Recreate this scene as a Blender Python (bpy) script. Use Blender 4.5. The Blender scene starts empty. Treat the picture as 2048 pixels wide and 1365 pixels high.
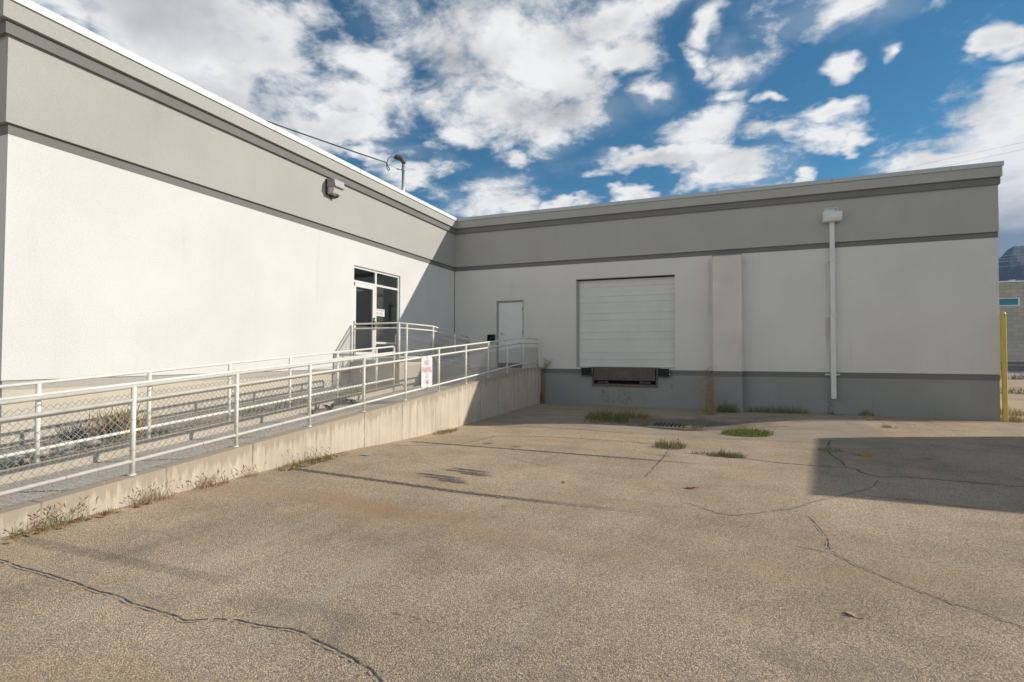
import bpy, bmesh, math, random
from mathutils import Vector, Matrix
R = math.radians
random.seed(7)
S = bpy.context.scene
COL = S.collection

# ------------------------------------------------------------------ camera
YAW, PITCH, ROLL = -0.38339375, 0.02592267, 0.0030143
FPX = 1060.19
cam = bpy.data.cameras.new('camera')
cam.sensor_width = 36.0
cam.lens = FPX / 2048 * 36.0
cam.clip_start = 0.05
cam.clip_end = 20000
cam_o = bpy.data.objects.new('camera', cam)
COL.objects.link(cam_o)
fw = Vector((math.sin(YAW) * math.cos(PITCH), math.cos(YAW) * math.cos(PITCH), math.sin(PITCH)))
rt = Vector((math.cos(YAW), -math.sin(YAW), 0))
up = rt.cross(fw)
rt2 = rt * math.cos(ROLL) + up * math.sin(ROLL)
up2 = up * math.cos(ROLL) - rt * math.sin(ROLL)
M4 = Matrix.Identity(4)
for i in range(3):
    M4[i][0], M4[i][1], M4[i][2] = rt2[i], up2[i], -fw[i]
M4.translation = (9.5953, -17.9013, 1.72)
cam_o.matrix_world = M4
S.camera = cam_o

# ------------------------------------------------------------------ light, sky, exposure
SUN = Vector((2.13, 1.0, 1.169)).normalized()
SUN_EL = math.asin(SUN.z)
SUN_AZ = math.atan2(SUN.x, SUN.y)          # clockwise from +Y
sl = bpy.data.lights.new('sun', 'SUN')
sl.energy = 4.05
sl.angle = R(0.53)
sl.color = (1.0, 0.945, 0.86)
so = bpy.data.objects.new('sun', sl)
COL.objects.link(so)
so.rotation_euler = (-SUN).to_track_quat('-Z', 'Y').to_euler()
so.location = SUN * 60
S.view_settings.view_transform = 'Standard'
S.view_settings.look = 'None'
S.view_settings.exposure = 0.10
S.view_settings.gamma = 1.0
S.render.engine = 'CYCLES'
S.cycles.use_denoising = True
S.cycles.max_bounces = 8
S.cycles.transparent_max_bounces = 12
S.cycles.volume_bounces = 0

W = bpy.data.worlds.new('World')
S.world = W
W.use_nodes = True
WN, WL = W.node_tree.nodes, W.node_tree.links
WN.clear()


class NT:
    """tiny node-writing helper"""
    def __init__(s, tree):
        s.n, s.l = tree.nodes, tree.links

    def set(s, sock, v):
        if hasattr(v, 'is_linked') or isinstance(v, bpy.types.NodeSocket):
            s.l.new(v, sock)
        elif v is not None:
            if sock.type == 'RGBA' and hasattr(v, '__len__') and len(v) == 3:
                v = (*v, 1)
            sock.default_value = v

    def math(s, op, a, b=None, c=None, clamp=False):
        n = s.n.new('ShaderNodeMath'); n.operation = op; n.use_clamp = clamp
        s.set(n.inputs[0], a); s.set(n.inputs[1], b); s.set(n.inputs[2], c)
        return n.outputs[0]

    def vmath(s, op, a, b=None, c=None):
        n = s.n.new('ShaderNodeVectorMath'); n.operation = op
        s.set(n.inputs[0], a); s.set(n.inputs[1], b)
        if c is not None: s.set(n.inputs[2], c)
        return n.outputs['Value'] if op in ('LENGTH', 'DOT_PRODUCT', 'DISTANCE') else n.outputs[0]

    def mix(s, f, a, b, mode='MIX'):
        n = s.n.new('ShaderNodeMix'); n.data_type = 'RGBA'; n.blend_type = mode; n.clamp_factor = True
        s.set(n.inputs[0], f); s.set(n.inputs[6], a); s.set(n.inputs[7], b)
        return n.outputs[2]

    def noise(s, vec, scale, detail=3, rough=0.55, dist=0.0, color=False):
        n = s.n.new('ShaderNodeTexNoise'); n.noise_dimensions = '3D'
        s.set(n.inputs['Vector'], vec); s.set(n.inputs['Scale'], scale)
        n.inputs['Detail'].default_value = detail; n.inputs['Roughness'].default_value = rough
        n.inputs['Distortion'].default_value = dist
        return n.outputs['Color' if color else 'Fac']

    def voro(s, vec, scale, feature='F1'):
        n = s.n.new('ShaderNodeTexVoronoi'); n.feature = feature
        s.set(n.inputs['Vector'], vec); n.inputs['Scale'].default_value = scale
        return n

    def step(s, v, a, b, lo=0.0, hi=1.0):
        n = s.n.new('ShaderNodeMapRange'); n.interpolation_type = 'SMOOTHSTEP'
        s.set(n.inputs[0], v)
        for i, q in enumerate((a, b, lo, hi)): n.inputs[i + 1].default_value = q
        return n.outputs[0]

    def lin(s, v, a, b, lo=0.0, hi=1.0):
        n = s.n.new('ShaderNodeMapRange'); s.set(n.inputs[0], v)
        for i, q in enumerate((a, b, lo, hi)): n.inputs[i + 1].default_value = q
        return n.outputs[0]

    def sep(s, v):
        n = s.n.new('ShaderNodeSeparateXYZ'); s.set(n.inputs[0], v); return n.outputs

    def comb(s, x, y, z):
        n = s.n.new('ShaderNodeCombineXYZ')
        for i, q in enumerate((x, y, z)): s.set(n.inputs[i], q)
        return n.outputs[0]

    def mapping(s, v, loc=(0, 0, 0), rot=(0, 0, 0), scale=(1, 1, 1)):
        n = s.n.new('ShaderNodeMapping'); s.set(n.inputs[0], v)
        n.inputs[1].default_value = loc; n.inputs[2].default_value = rot; n.inputs[3].default_value = scale
        return n.outputs[0]

    def ramp(s, f, stops, interp='LINEAR'):
        n = s.n.new('ShaderNodeValToRGB'); s.set(n.inputs[0], f); n.color_ramp.interpolation = interp
        e = n.color_ramp.elements
        e[0].position, e[0].color = stops[0][0], (*stops[0][1], 1)
        e[1].position, e[1].color = stops[1][0], (*stops[1][1], 1)
        for p, c in stops[2:]:
            q = e.new(p); q.color = (*c, 1)
        return n.outputs[0]


# unseen broad cloud behind the camera, added to brighten and neutralise the shade
FILL_CLOUDS = [(170, 26, 90, 19), (-165, 26, 85, 19), (112, 40, 35, 15)]


def build_world():
    W.cycles.sampling_method = 'MANUAL'; W.cycles.sample_map_resolution = 512
    t = NT(W.node_tree)
    sky = WN.new('ShaderNodeTexSky'); sky.sky_type = 'NISHITA'
    sky.sun_disc = False; sky.sun_elevation = SUN_EL; sky.sun_rotation = SUN_AZ
    sky.altitude = 1400; sky.air_density = 1.0; sky.dust_density = 0.3; sky.ozone_density = 2.0
    tc = WN.new('ShaderNodeTexCoord').outputs['Generated']
    d = t.vmath('NORMALIZE', tc)
    x, y, z = t.sep(d)
    az = t.math('ARCTAN2', x, y)
    el = t.math('ARCSINE', z)
    # cloud layer coordinates: the direction carried out to a gently curved layer
    zz = t.math('ADD', t.math('MAXIMUM', z, 0.0), 0.25)
    lay = t.comb(t.math('DIVIDE', x, zz), t.math('DIVIDE', y, zz), 0.37)
    warp = t.vmath('SUBTRACT', t.noise(lay, 3.2, 4, 0.62, color=True), (0.5, 0.5, 0.5))
    P = t.vmath('ADD', t.comb(az, el, 0.0), t.vmath('MULTIPLY', warp, (0.20, 0.13, 0.0)))
    D = math.pi / 180
    # azimuth, elevation, half width, half height in degrees: where the cumulus stand
    def field(bl, start):
        cur = start
        for a, e, w, h in bl:
            iv = (1 / (w * D), 1 / (h * D), 0)
            q = t.vmath('MULTIPLY_ADD', P, iv, (-a * D * iv[0], -e * D * iv[1], 0))
            cur = t.math('MINIMUM', cur, t.vmath('LENGTH', q))
        return cur
    near = field(CLOUDS + FILL_CLOUDS, 1.6)
    f1 = t.noise(lay, 4.6, 9, 0.64, 0.2)
    f2 = t.noise(lay, 1.7, 3, 0.5)
    f3 = t.noise(lay, 3.6, 4, 0.5, 0.25)
    body = t.math('MULTIPLY', t.math('SUBTRACT', 1.18, near), 0.86)
    dens = t.math('ADD', body, t.math('MULTIPLY', t.math('SUBTRACT', f1, 0.5), 3.3))
    alpha = t.step(dens, -0.12, 0.75)
    veil = t.step(t.math('ADD', body, t.math('MULTIPLY', t.math('SUBTRACT', f3, 0.5), 1.6)), -0.2, 0.9, 0.0, 0.20)
    alpha = t.math('MAXIMUM', alpha, veil)
    # the same layer looked at a little nearer the sun: thick cloud on that side shades this bit
    lay2 = t.vmath('ADD', lay, (0.10, 0.06, 0.0))
    g1 = t.noise(lay2, 3.6, 4, 0.5, 0.25)
    lit = t.math('MULTIPLY', t.math('SUBTRACT', f3, g1), 2.2)
    grey = field(GREY, 1.5)
    thick = t.math('MULTIPLY', t.step(dens, 0.55, 1.5), t.lin(f3, 0.35, 0.65, 0.0, 0.5))
    shade = t.math('ADD', thick, t.math('MULTIPLY', t.step(grey, 1.5, 0.0, 0.0, 0.8), t.lin(f2, 0.3, 0.7, 0.6, 1.1)))
    shade = t.math('SUBTRACT', shade, lit, clamp=True)
    cc = t.mix(shade, (8.7, 8.65, 8.55), (4.7, 4.75, 4.85))
    bank = t.math('MULTIPLY', t.step(t.math('ABSOLUTE', t.math('SUBTRACT', az, 0.46)), 0.26, 0.14), t.step(t.math('ADD', el, t.lin(f3, .3, .7, .05, -.05)), 0.33, 0.26))
    alpha = t.math('MAXIMUM', alpha, t.math('MULTIPLY', bank, 0.92))
    cc = t.mix(t.math('MULTIPLY', t.step(az, 0.2, 0.34), t.step(t.math('ADD', el, t.lin(f3, .3, .7, .015, -.015)), 0.212, 0.168)), cc, (2.0, 2.4, 3.05))
    haze = t.step(el, 0.0, 0.22, 1.0, 0.0)
    blue = t.mix(1.0, sky.outputs[0], (0.34, 0.80, 0.88), 'MULTIPLY')
    blue = t.mix(t.math('MULTIPLY', haze, 0.35), blue, (3.4, 3.8, 4.3))
    col = t.mix(alpha, blue, cc)
    low = t.step(el, -0.02, 0.0)
    col = t.mix(low, (2.2, 2.0, 1.75), col)
    bg = WN.new('ShaderNodeBackground'); bg.inputs[1].default_value = 0.10
    out = WN.new('ShaderNodeOutputWorld')
    WL.new(col, bg.inputs[0]); WL.new(bg.outputs[0], out.inputs[0])


CLOUDS = [(-56.8, 27.7, 12.3, 5.3), (-46.0, 27.6, 5.5, 4.6), (-50.8, 23.4, 7.1, 4.1), (-63.9, 26.1, 4.9, 2.3), (-47.3, 21.8, 4.0, 2.1), (-28.8, 31.3, 5.9, 3.2), (-24.5, 31.9, 10.3, 4.8), (-18.4, 30.6, 8.7, 5.3), (-15.2, 26.3, 5.6, 4.0), (-23.4, 25.9, 9.5, 3.8), (-18.4, 22.7, 4.1, 2.2), (-12.5, 32.0, 6.9, 2.4), (-37.8, 28.3, 5.1, 2.1), (-42.1, 21.4, 3.8, 2.0), (-38.2, 25.4, 6.0, 2.8), (-40.2, 22.8, 4.9, 1.8), (-37.2, 20.6, 4.6, 1.2), (-28.5, 22.8, 3.0, 1.6), (-21.7, 20.7, 2.5, 1.2), (-24.1, 16.4, 6.0, 2.5), (-20.1, 15.6, 3.8, 1.5), (-31.9, 18.8, 3.7, 1.4), (-9.9, 29.2, 3.9, 1.7), (-6.8, 25.9, 2.8, 1.6), (-0.3, 30.1, 1.6, 1.2), (1.5, 27.2, 3.7, 1.9), (-1.3, 28.1, 1.4, 1.4), (0.4, 24.7, 2.4, 1.1), (4.4, 23.8, 1.2, 0.6), (10.5, 29.5, 6.3, 2.0), (14.6, 26.1, 1.1, 0.9), (10.7, 25.5, 1.6, 0.9), (22.1, 24.2, 1.0, 1.7), (-0.9, 22.3, 5.2, 2.1), (4.2, 20.7, 3.1, 1.0), (-6.3, 19.4, 8.5, 1.0), (0.5, 17.8, 6.0, 2.1), (-2.3, 19.3, 2.9, 1.4), (7.1, 16.6, 1.4, 0.8), (9.0, 22.2, 2.4, 0.7), (8.4, 20.3, 3.0, 1.2), (11.0, 19.5, 1.2, 0.8), (21.2, 17.7, 6.1, 3.1), (17.2, 16.6, 4.9, 1.6), (22.1, 20.8, 2.3, 1.0), (-9.4, 16.3, 2.2, 0.7), (-15.5, 15.8, 1.8, 0.7), (-7.2, 32.6, 5.1, 1.1)]
GREY = [(-56.8, 28.1, 11.2, 2.8), (-49.5, 23.7, 5.6, 2.3), (-28.8, 29.7, 5.9, 2.3), (-14.1, 31.3, 4.3, 1.6), (-18.4, 25.9, 3.8, 2.2), (-5.8, 19.0, 6.5, 0.8), (21.7, 11.8, 3.4, 2.3)]
build_world()

# ------------------------------------------------------------------ helpers
class MB:
    def __init__(s): s.v, s.f, s.m, s.sm = [], [], [], []
    def face(s, pts, mi=0, smooth=False):
        b = len(s.v); s.v += [tuple(p) for p in pts]
        s.f.append(tuple(range(b, b + len(pts)))); s.m.append(mi); s.sm.append(smooth)
    def box(s, x0, x1, y0, y1, z0, z1, mi=0):
        if x0 > x1: x0, x1 = x1, x0
        if y0 > y1: y0, y1 = y1, y0
        if z0 > z1: z0, z1 = z1, z0
        b = len(s.v)
        s.v += [(x0, y0, z0), (x1, y0, z0), (x1, y1, z0), (x0, y1, z0), (x0, y0, z1), (x1, y0, z1), (x1, y1, z1), (x0, y1, z1)]
        for q in ((0, 3, 2, 1), (4, 5, 6, 7), (0, 1, 5, 4), (1, 2, 6, 5), (2, 3, 7, 6), (3, 0, 4, 7)):
            s.f.append(tuple(b + i for i in q)); s.m.append(mi); s.sm.append(False)
    def hexa(s, pts, mi=0):
        """8 points: bottom ring then top ring"""
        b = len(s.v); s.v += [tuple(p) for p in pts]
        for q in ((0, 3, 2, 1), (4, 5, 6, 7), (0, 1, 5, 4), (1, 2, 6, 5), (2, 3, 7, 6), (3, 0, 4, 7)):
            s.f.append(tuple(b + i for i in q)); s.m.append(mi); s.sm.append(False)
    def tube(s, pts, r, n=10, mi=0, caps=True, radii=None, smooth=True):
        pts = [Vector(p) for p in pts]
        rings = []
        N = len(pts)
        prev = None
        for i, p in enumerate(pts):
            if i == 0: d = pts[1] - p
            elif i == N - 1: d = p - pts[i - 1]
            else: d = (pts[i + 1] - p).normalized() + (p - pts[i - 1]).normalized()
            if d.length < 1e-9: d = Vector((0, 0, 1))
            d.normalize()
            if prev is None:
                a = Vector((0, 0, 1)) if abs(d.z) < 0.9 else Vector((1, 0, 0))
                u = d.cross(a).normalized()
            else:
                u = (prev - d * prev.dot(d))
                u = u.normalized() if u.length > 1e-6 else d.orthogonal().normalized()
            prev = u
            w = d.cross(u)
            rr = radii[i] if radii else r
            b = len(s.v)
            for k in range(n):
                a = 2 * math.pi * k / n
                s.v.append(tuple(p + (u * math.cos(a) + w * math.sin(a)) * rr))
            rings.append(b)
        for i in range(N - 1):
            for k in range(n):
                k2 = (k + 1) % n
                s.f.append((rings[i] + k, rings[i] + k2, rings[i + 1] + k2, rings[i + 1] + k)); s.m.append(mi); s.sm.append(smooth)
        if caps:
            s.f.append(tuple(rings[0] + k for k in reversed(range(n)))); s.m.append(mi); s.sm.append(False)
            s.f.append(tuple(rings[-1] + k for k in range(n))); s.m.append(mi); s.sm.append(False)
    def ball(s, c, rx, ry, rz, seg=10, rings=6, mi=0, jit=0.0, rnd=None):
        c = Vector(c); b = len(s.v)
        for i in range(rings + 1):
            th = math.pi * i / rings
            for k in range(seg):
                a = 2 * math.pi * k / seg
                j = 1 + (rnd.uniform(-jit, jit) if jit and 0 < i < rings else 0)
                s.v.append((c.x + rx * j * math.sin(th) * math.cos(a), c.y + ry * j * math.sin(th) * math.sin(a), c.z + rz * j * math.cos(th)))
        for i in range(rings):
            for k in range(seg):
                k2 = (k + 1) % seg
                s.f.append((b + i * seg + k, b + (i + 1) * seg + k, b + (i + 1) * seg + k2, b + i * seg + k2)); s.m.append(mi); s.sm.append(True)
    def build(s, name, mats, parent=None, kind=None):
        me = bpy.data.meshes.new(name)
        me.from_pydata(s.v, [], s.f)
        if not isinstance(mats, (list, tuple)): mats = [mats]
        for m in mats: me.materials.append(m)
        for i, p in enumerate(me.polygons):
            p.material_index = s.m[i]; p.use_smooth = s.sm[i]
        me.validate()
        me.update()
        o = bpy.data.objects.new(name, me)
        COL.objects.link(o)
        if parent is not None:
            o.parent = parent
            o.matrix_parent_inverse = Matrix.Translation(-Vector(parent.location)) if parent.parent is None else Matrix.Identity(4)
        if kind: o['kind'] = kind
        return o


def pieces(mb):
    """the loose pieces of a mesh, each as its own MB"""
    par = list(range(len(mb.v)))
    def find(a):
        while par[a] != a: par[a] = par[par[a]]; a = par[a]
        return a
    for f in mb.f:
        for k in f[1:]: par[find(k)] = find(f[0])
    groups = {}
    for f, m_, s_ in zip(mb.f, mb.m, mb.sm): groups.setdefault(find(f[0]), []).append((f, m_, s_))
    out = []
    for g in groups.values():
        r = MB(); ix = {}
        for f, m_, s_ in g:
            for k in f:
                if k not in ix: ix[k] = len(r.v); r.v.append(mb.v[k])
            r.f.append(tuple(ix[k] for k in f)); r.m.append(m_); r.sm.append(s_)
        out.append(r)
    return out


def build_each(mb, name, mats, parent): return [r.build(name, mats, parent) for r in pieces(mb)]
def sub_each(mb, name, mats, parent): return [sub(r, name, mats, parent) for r in pieces(mb)]


def thing(name, label, cat, loc=(0, 0, 0), group=None):
    o = bpy.data.objects.new(name, None)
    o.empty_display_size = 0.2
    o.location = loc
    COL.objects.link(o)
    o['label'] = label; o['category'] = cat
    if group: o['group'] = group
    return o


def tag(o, label, cat, group=None, kind=None):
    o['label'] = label; o['category'] = cat
    if group: o['group'] = group
    if kind: o['kind'] = kind
    return o


def sub(mb, name, mats, parent):
    """a sub-part: its parent is a part already placed in world space"""
    o = mb.build(name, mats)
    o.parent = parent
    o.matrix_parent_inverse = Matrix.Identity(4) if parent.parent else Matrix.Translation(-Vector(parent.location))
    return o


# ------------------------------------------------------------------ materials
def newmat(name):
    m = bpy.data.materials.new(name); m.use_nodes = True
    t = NT(m.node_tree)
    b = m.node_tree.nodes['Principled BSDF']
    return m, t, b


def objc(t):
    return t.n.new('ShaderNodeNewGeometry').outputs['Position']


def bump(t, b, h, strength, dist):
    n = t.n.new('ShaderNodeBump'); n.inputs['Strength'].default_value = strength; n.inputs['Distance'].default_value = dist
    t.l.new(h, n.inputs['Height']); t.l.new(n.outputs[0], b.inputs['Normal'])


def simple(name, col, rough=0.5, metal=0.0, var=0.08, vscale=6.0, bumps=None, spec=None):
    m, t, b = newmat(name)
    p = objc(t)
    f = t.noise(p, vscale, 4, 0.6)
    k = t.lin(f, 0.25, 0.75, 1 - var, 1 + var)
    t.set(b.inputs['Base Color'], t.mix(1.0, (*col, 1), t.comb(k, k, k), 'MULTIPLY'))
    t.set(b.inputs['Roughness'], t.lin(f, 0.2, 0.8, rough - 0.06, rough + 0.06))
    b.inputs['Metallic'].default_value = metal
    if spec is not None: b.inputs['Specular IOR Level'].default_value = spec
    if bumps: bump(t, b, t.noise(p, bumps[0], 3), bumps[1], bumps[2])
    return m


def stucco(name, col, dirt=(0.30, 0.27, 0.22), amt=0.12, contrast=0.05, marks=None):
    m, t, b = newmat(name)
    p = objc(t)
    big = t.noise(p, 0.55, 5, 0.6)
    streak = t.noise(t.mapping(p, scale=(2.2, 2.2, 0.25)), 1.6, 5, 0.65)
    fine = t.noise(p, 38, 4, 0.8)
    fine2 = t.noise(p, 170, 2, 0.6)
    k = t.math('ADD', t.lin(big, 0.3, 0.7, 1 - contrast, 1 + contrast), t.lin(fine, 0.25, 0.75, -0.11, 0.11))
    c = t.mix(1.0, (*col, 1), t.comb(k, k, k), 'MULTIPLY')
    c = t.mix(t.math('MULTIPLY', t.step(streak, 0.56, 0.85), amt * 2), c, (*[a * q * 1.6 for a, q in zip(col, dirt)], 1))
    if marks:
        x, y, z = t.sep(p)
        wob = t.noise(t.mapping(p, scale=(9, 9, 1.5)), 1.0, 4, 0.65)
        near_r = t.step(y, -1.0, -0.8)
        if marks == 'wall':      # damp streak beside the downspout, grime under the light and by the pilaster top
            for cx_, w_, z0_, z1_, a_ in ((12.37, .09, 1.6, 3.0, .30), (9.14, .10, 2.4, 4.95, .16), (12.36, .05, 2.9, 4.6, .15), (8.7, .5, 1.2, 1.5, .18), (4.6, .22, 1.2, 1.7, .16)):
                dx_ = t.math('ADD', t.math('ABSOLUTE', t.math('SUBTRACT', x, cx_)), t.lin(wob, .3, .7, -.5 * w_, .6 * w_))
                mk = t.math('MULTIPLY', t.step(dx_, w_, w_ * .2), t.math('MULTIPLY', t.step(z, z0_, z0_ + .9), t.step(z, z1_, z1_ - .35)))
                c = t.mix(t.math('MULTIPLY', t.math('MULTIPLY', mk, near_r), a_ * 1.3), c, (.33, .29, .22))
        else:                    # rust and scuffs on the dock face
            for cx_, w_, z0_, z1_, a_, col_ in ((6.4, 1.1, .05, .70, .5, (.24, .20, .14)), (5.7, .06, .38, .6, .7, (.05, .045, .04)), (7.25, .07, .40, .62, .6, (.28, .17, .07)), (6.25, .09, .2, .42, .5, (.08, .07, .06)), (6.55, .06, .2, .36, .5, (.08, .07, .06)), (7.95, .10, .55, .85, .45, (.10, .09, .08)), (12.45, .16, -.1, .42, .6, (.10, .085, .07))):
                dx_ = t.math('ADD', t.math('ABSOLUTE', t.math('SUBTRACT', x, cx_)), t.lin(wob, .3, .7, -.6 * w_, .9 * w_))
                mk = t.math('MULTIPLY', t.step(dx_, w_, w_ * .3), t.math('MULTIPLY', t.step(z, z0_, z0_ + .08), t.step(z, z1_, z1_ - .08)))
                mk = t.math('MULTIPLY', mk, t.step(t.noise(p, 11, 4, .7), .4, .62))
                c = t.mix(t.math('MULTIPLY', t.math('MULTIPLY', mk, near_r), a_), c, col_)
    t.set(b.inputs['Base Color'], c)
    b.inputs['Roughness'].default_value = 0.92
    b.inputs['Specular IOR Level'].default_value = 0.2
    bump(t, b, t.math('ADD', fine, t.math('MULTIPLY', fine2, 0.6)), 0.45, 0.006)
    return m


def worn_paint(name, col, rough=0.45, *a):
    m, t, b = newmat(name)
    p = objc(t)
    f = t.noise(p, 7, 4, .6)
    k = t.lin(f, .25, .75, .90, 1.06)
    c = t.mix(1.0, (*col, 1), t.comb(k, k, k), 'MULTIPLY')
    c = t.mix(t.step(t.noise(p, 16, 5, .75), .66, .72, 0, .8), c, (.30, .15, .06))
    c = t.mix(t.step(t.noise(t.mapping(p, scale=(1, 1, .4)), 5, 4, .7), .55, .75, 0, .25), c, (.42, .37, .29))
    t.set(b.inputs['Base Color'], c); b.inputs['Roughness'].default_value = rough
    return m


M = {}
M['white_stucco'] = stucco('white_stucco', (0.72, 0.695, 0.658), marks='wall')
M['stained_stucco'] = stucco('stained_stucco', (0.74, 0.69, 0.62), dirt=(0.33, 0.29, 0.22), amt=0.32, contrast=0.09)
M['grey_stucco'] = stucco('grey_stucco', (0.445, 0.43, 0.39), amt=0.08)
M['fascia_stucco'] = stucco('fascia_stucco', (0.445, 0.43, 0.39), amt=0.06)
M['band_stucco'] = stucco('band_stucco', (0.205, 0.20, 0.185), amt=0.1, contrast=0.08)
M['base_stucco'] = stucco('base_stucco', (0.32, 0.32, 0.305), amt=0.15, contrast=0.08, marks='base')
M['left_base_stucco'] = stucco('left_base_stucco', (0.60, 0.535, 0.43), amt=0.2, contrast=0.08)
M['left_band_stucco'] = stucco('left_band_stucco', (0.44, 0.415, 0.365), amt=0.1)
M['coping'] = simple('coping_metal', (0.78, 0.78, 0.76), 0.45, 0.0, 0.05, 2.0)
M['shaded_coping'] = simple('shaded_coping_metal', (0.47, 0.485, 0.485), 0.45, 0.0, 0.05, 2.0)  # the white coping darkened in colour for the wing standing in shade
M['roofing'] = simple('roof_membrane', (0.55, 0.54, 0.52), 0.9, 0.0, 0.15, 1.0)
M['rail_paint'] = worn_paint('cream_rail_paint', (0.82, 0.775, 0.69), 0.45, 0.0, 0.06, 9.0)
M['galv'] = simple('galvanised_wire', (0.40, 0.41, 0.42), 0.5, 0.25, 0.2, 20.0)
M['galv_pipe'] = simple('galvanised_pipe', (0.50, 0.52, 0.53), 0.42, 0.7, 0.12, 12.0)
M['dark_metal'] = simple('dark_bronze_metal', (0.055, 0.05, 0.045), 0.5, 0.3, 0.2, 9.0)
M['grey_metal'] = simple('grey_painted_metal', (0.34, 0.34, 0.33), 0.5, 0.2, 0.1, 9.0)
M['white_paint'] = simple('white_painted_metal', (0.74, 0.74, 0.71), 0.5, 0.0, 0.05, 4.0)
M['door_white'] = simple('door_white_paint', (0.76, 0.77, 0.75), 0.45, 0.0, 0.05, 2.5)
M['alu'] = simple('white_aluminium_frame', (0.76, 0.75, 0.72), 0.4, 0.0, 0.04, 3.0)
M['oh_door'] = simple('sectional_door_paint', (0.70, 0.70, 0.655), 0.5, 0.0, 0.06, 1.4)
M['rubber'] = simple('black_rubber', (0.018, 0.018, 0.018), 0.7, 0.0, 0.3, 20.0)
M['steel_dark'] = simple('weathered_steel', (0.13, 0.125, 0.12), 0.6, 0.5, 0.35, 7.0)
M['void'] = simple('dark_pit', (0.015, 0.015, 0.015), 0.9)  # near-black colour stands in for the unlit depth of dock pit and drain
M['yellow'] = simple('yellow_bollard_paint', (0.70, 0.52, 0.12), 0.5, 0.0, 0.08, 6.0)
M['rock'] = simple('bed_rock', (0.50, 0.43, 0.36), 0.9, 0.0, 0.3, 14.0, (25, 0.8, 0.02))
M['chrome'] = simple('brushed_steel', (0.55, 0.54, 0.52), 0.3, 0.9, 0.1, 9.0)
M['black_plastic'] = simple('black_plastic', (0.02, 0.02, 0.021), 0.45, 0.0, 0.2, 9.0)
M['hinge_brown'] = simple('worn_hinge', (0.16, 0.11, 0.08), 0.6, 0.4, 0.2, 20.0)
M['cable'] = simple('cable_sheath', (0.10, 0.10, 0.10), 0.6, 0.0, 0.1, 9.0)
M['wood_pole'] = simple('pole_timber', (0.16, 0.115, 0.08), 0.9, 0.0, 0.3, 5.0)
M['tan_wall'] = simple('vestibule_tan_paint', (0.62, 0.46, 0.24), 0.8, 0.0, 0.06, 2.0)
M['grey_wall'] = simple('vestibule_grey_paint', (0.42, 0.44, 0.39), 0.8, 0.0, 0.06, 2.0)
M['tan_floor'] = simple('vestibule_floor', (0.30, 0.26, 0.2), 0.7, 0.0, 0.1, 3.0)
M['cmu_base_shade'] = simple('base_shade', (0.07, 0.075, 0.085), 0.9)  # dark colour stands in for shade along the block building's foot
M['blue_glass'] = simple('blue_window_glass', (0.09, 0.27, 0.36), 0.9, spec=0.1)
M['red_ink'] = None


def rust_board():
    m, t, b = newmat('red_brown_board')
    p = objc(t)
    f = t.noise(t.mapping(p, scale=(2, 2, 14)), 3.0, 5, 0.7)
    t.set(b.inputs['Base Color'], t.ramp(f, [(0.3, (0.10, 0.035, 0.025)), (0.7, (0.22, 0.085, 0.055))]))
    b.inputs['Roughness'].default_value = 0.8
    return m
M['board'] = rust_board()


def plate_mat():
    m, t, b = newmat('rusty_tread_plate')
    p = objc(t)
    f = t.noise(p, 2.2, 5, 0.65)
    w = t.voro(t.mapping(p, rot=(0, R(45), 0), scale=(1, 1, 0.55)), 60)
    c = t.ramp(f, [(0.3, (0.15, 0.14, 0.125)), (0.52, (0.16, 0.115, 0.085)), (0.75, (0.22, 0.19, 0.16))])
    c = t.mix(t.step(w.outputs['Distance'], 0.35, 0.6, 0.0, 0.55), c, (0.05, 0.045, 0.04))
    t.set(b.inputs['Base Color'], c)
    b.inputs['Metallic'].default_value = 0.3; b.inputs['Roughness'].default_value = 0.6
    bump(t, b, w.outputs['Distance'], 0.5, 0.004)
    return m
M['plate'] = plate_mat()


def rusty():
    m, t, b = newmat('rusty_steel_angle')
    p = objc(t)
    f = t.noise(p, 4.5, 6, 0.7)
    t.set(b.inputs['Base Color'], t.ramp(f, [(0.42, (0.17, 0.16, 0.15)), (0.58, (0.17, 0.12, 0.085)), (0.72, (0.32, 0.13, 0.035))]))
    b.inputs['Roughness'].default_value = 0.8; b.inputs['Metallic'].default_value = 0.2
    return m
M['rusty'] = rusty()


def glass_mat(name, tint, refl):
    m, t, b = newmat(name)
    nt = m.node_tree
    out = nt.nodes['Material Output']
    tr = nt.nodes.new('ShaderNodeBsdfTransparent'); tr.inputs[0].default_value = (*tint, 1)
    gl = nt.nodes.new('ShaderNodeBsdfGlossy'); gl.inputs['Roughness'].default_value = 0.015
    gl.inputs[0].default_value = (0.9, 0.95, 1.0, 1)
    fr = nt.nodes.new('ShaderNodeFresnel'); fr.inputs[0].default_value = 1.5
    k = t.math('MULTIPLY', fr.outputs[0], refl, clamp=True)
    mx = nt.nodes.new('ShaderNodeMixShader')
    t.l.new(k, mx.inputs[0]); t.l.new(tr.outputs[0], mx.inputs[1]); t.l.new(gl.outputs[0], mx.inputs[2])
    t.l.new(mx.outputs[0], out.inputs[0])
    nt.nodes.remove(b)
    return m
M['glass'] = glass_mat('storefront_glass', (0.84, 0.86, 0.82), 0.9)


def lens_mat():
    m, t, b = newmat('prismatic_lens')
    p = objc(t)
    w = t.noise(t.mapping(p, scale=(1, 1, 2.5)), 40, 2)
    t.set(b.inputs['Base Color'], t.ramp(w, [(0.35, (0.62, 0.58, 0.5)), (0.65, (0.9, 0.88, 0.82))]))
    b.inputs['Roughness'].default_value = 0.18
    b.inputs['Transmission Weight'].default_value = 0.25
    bump(t, b, w, 0.5, 0.004)
    return m
M['lens'] = lens_mat()


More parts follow.
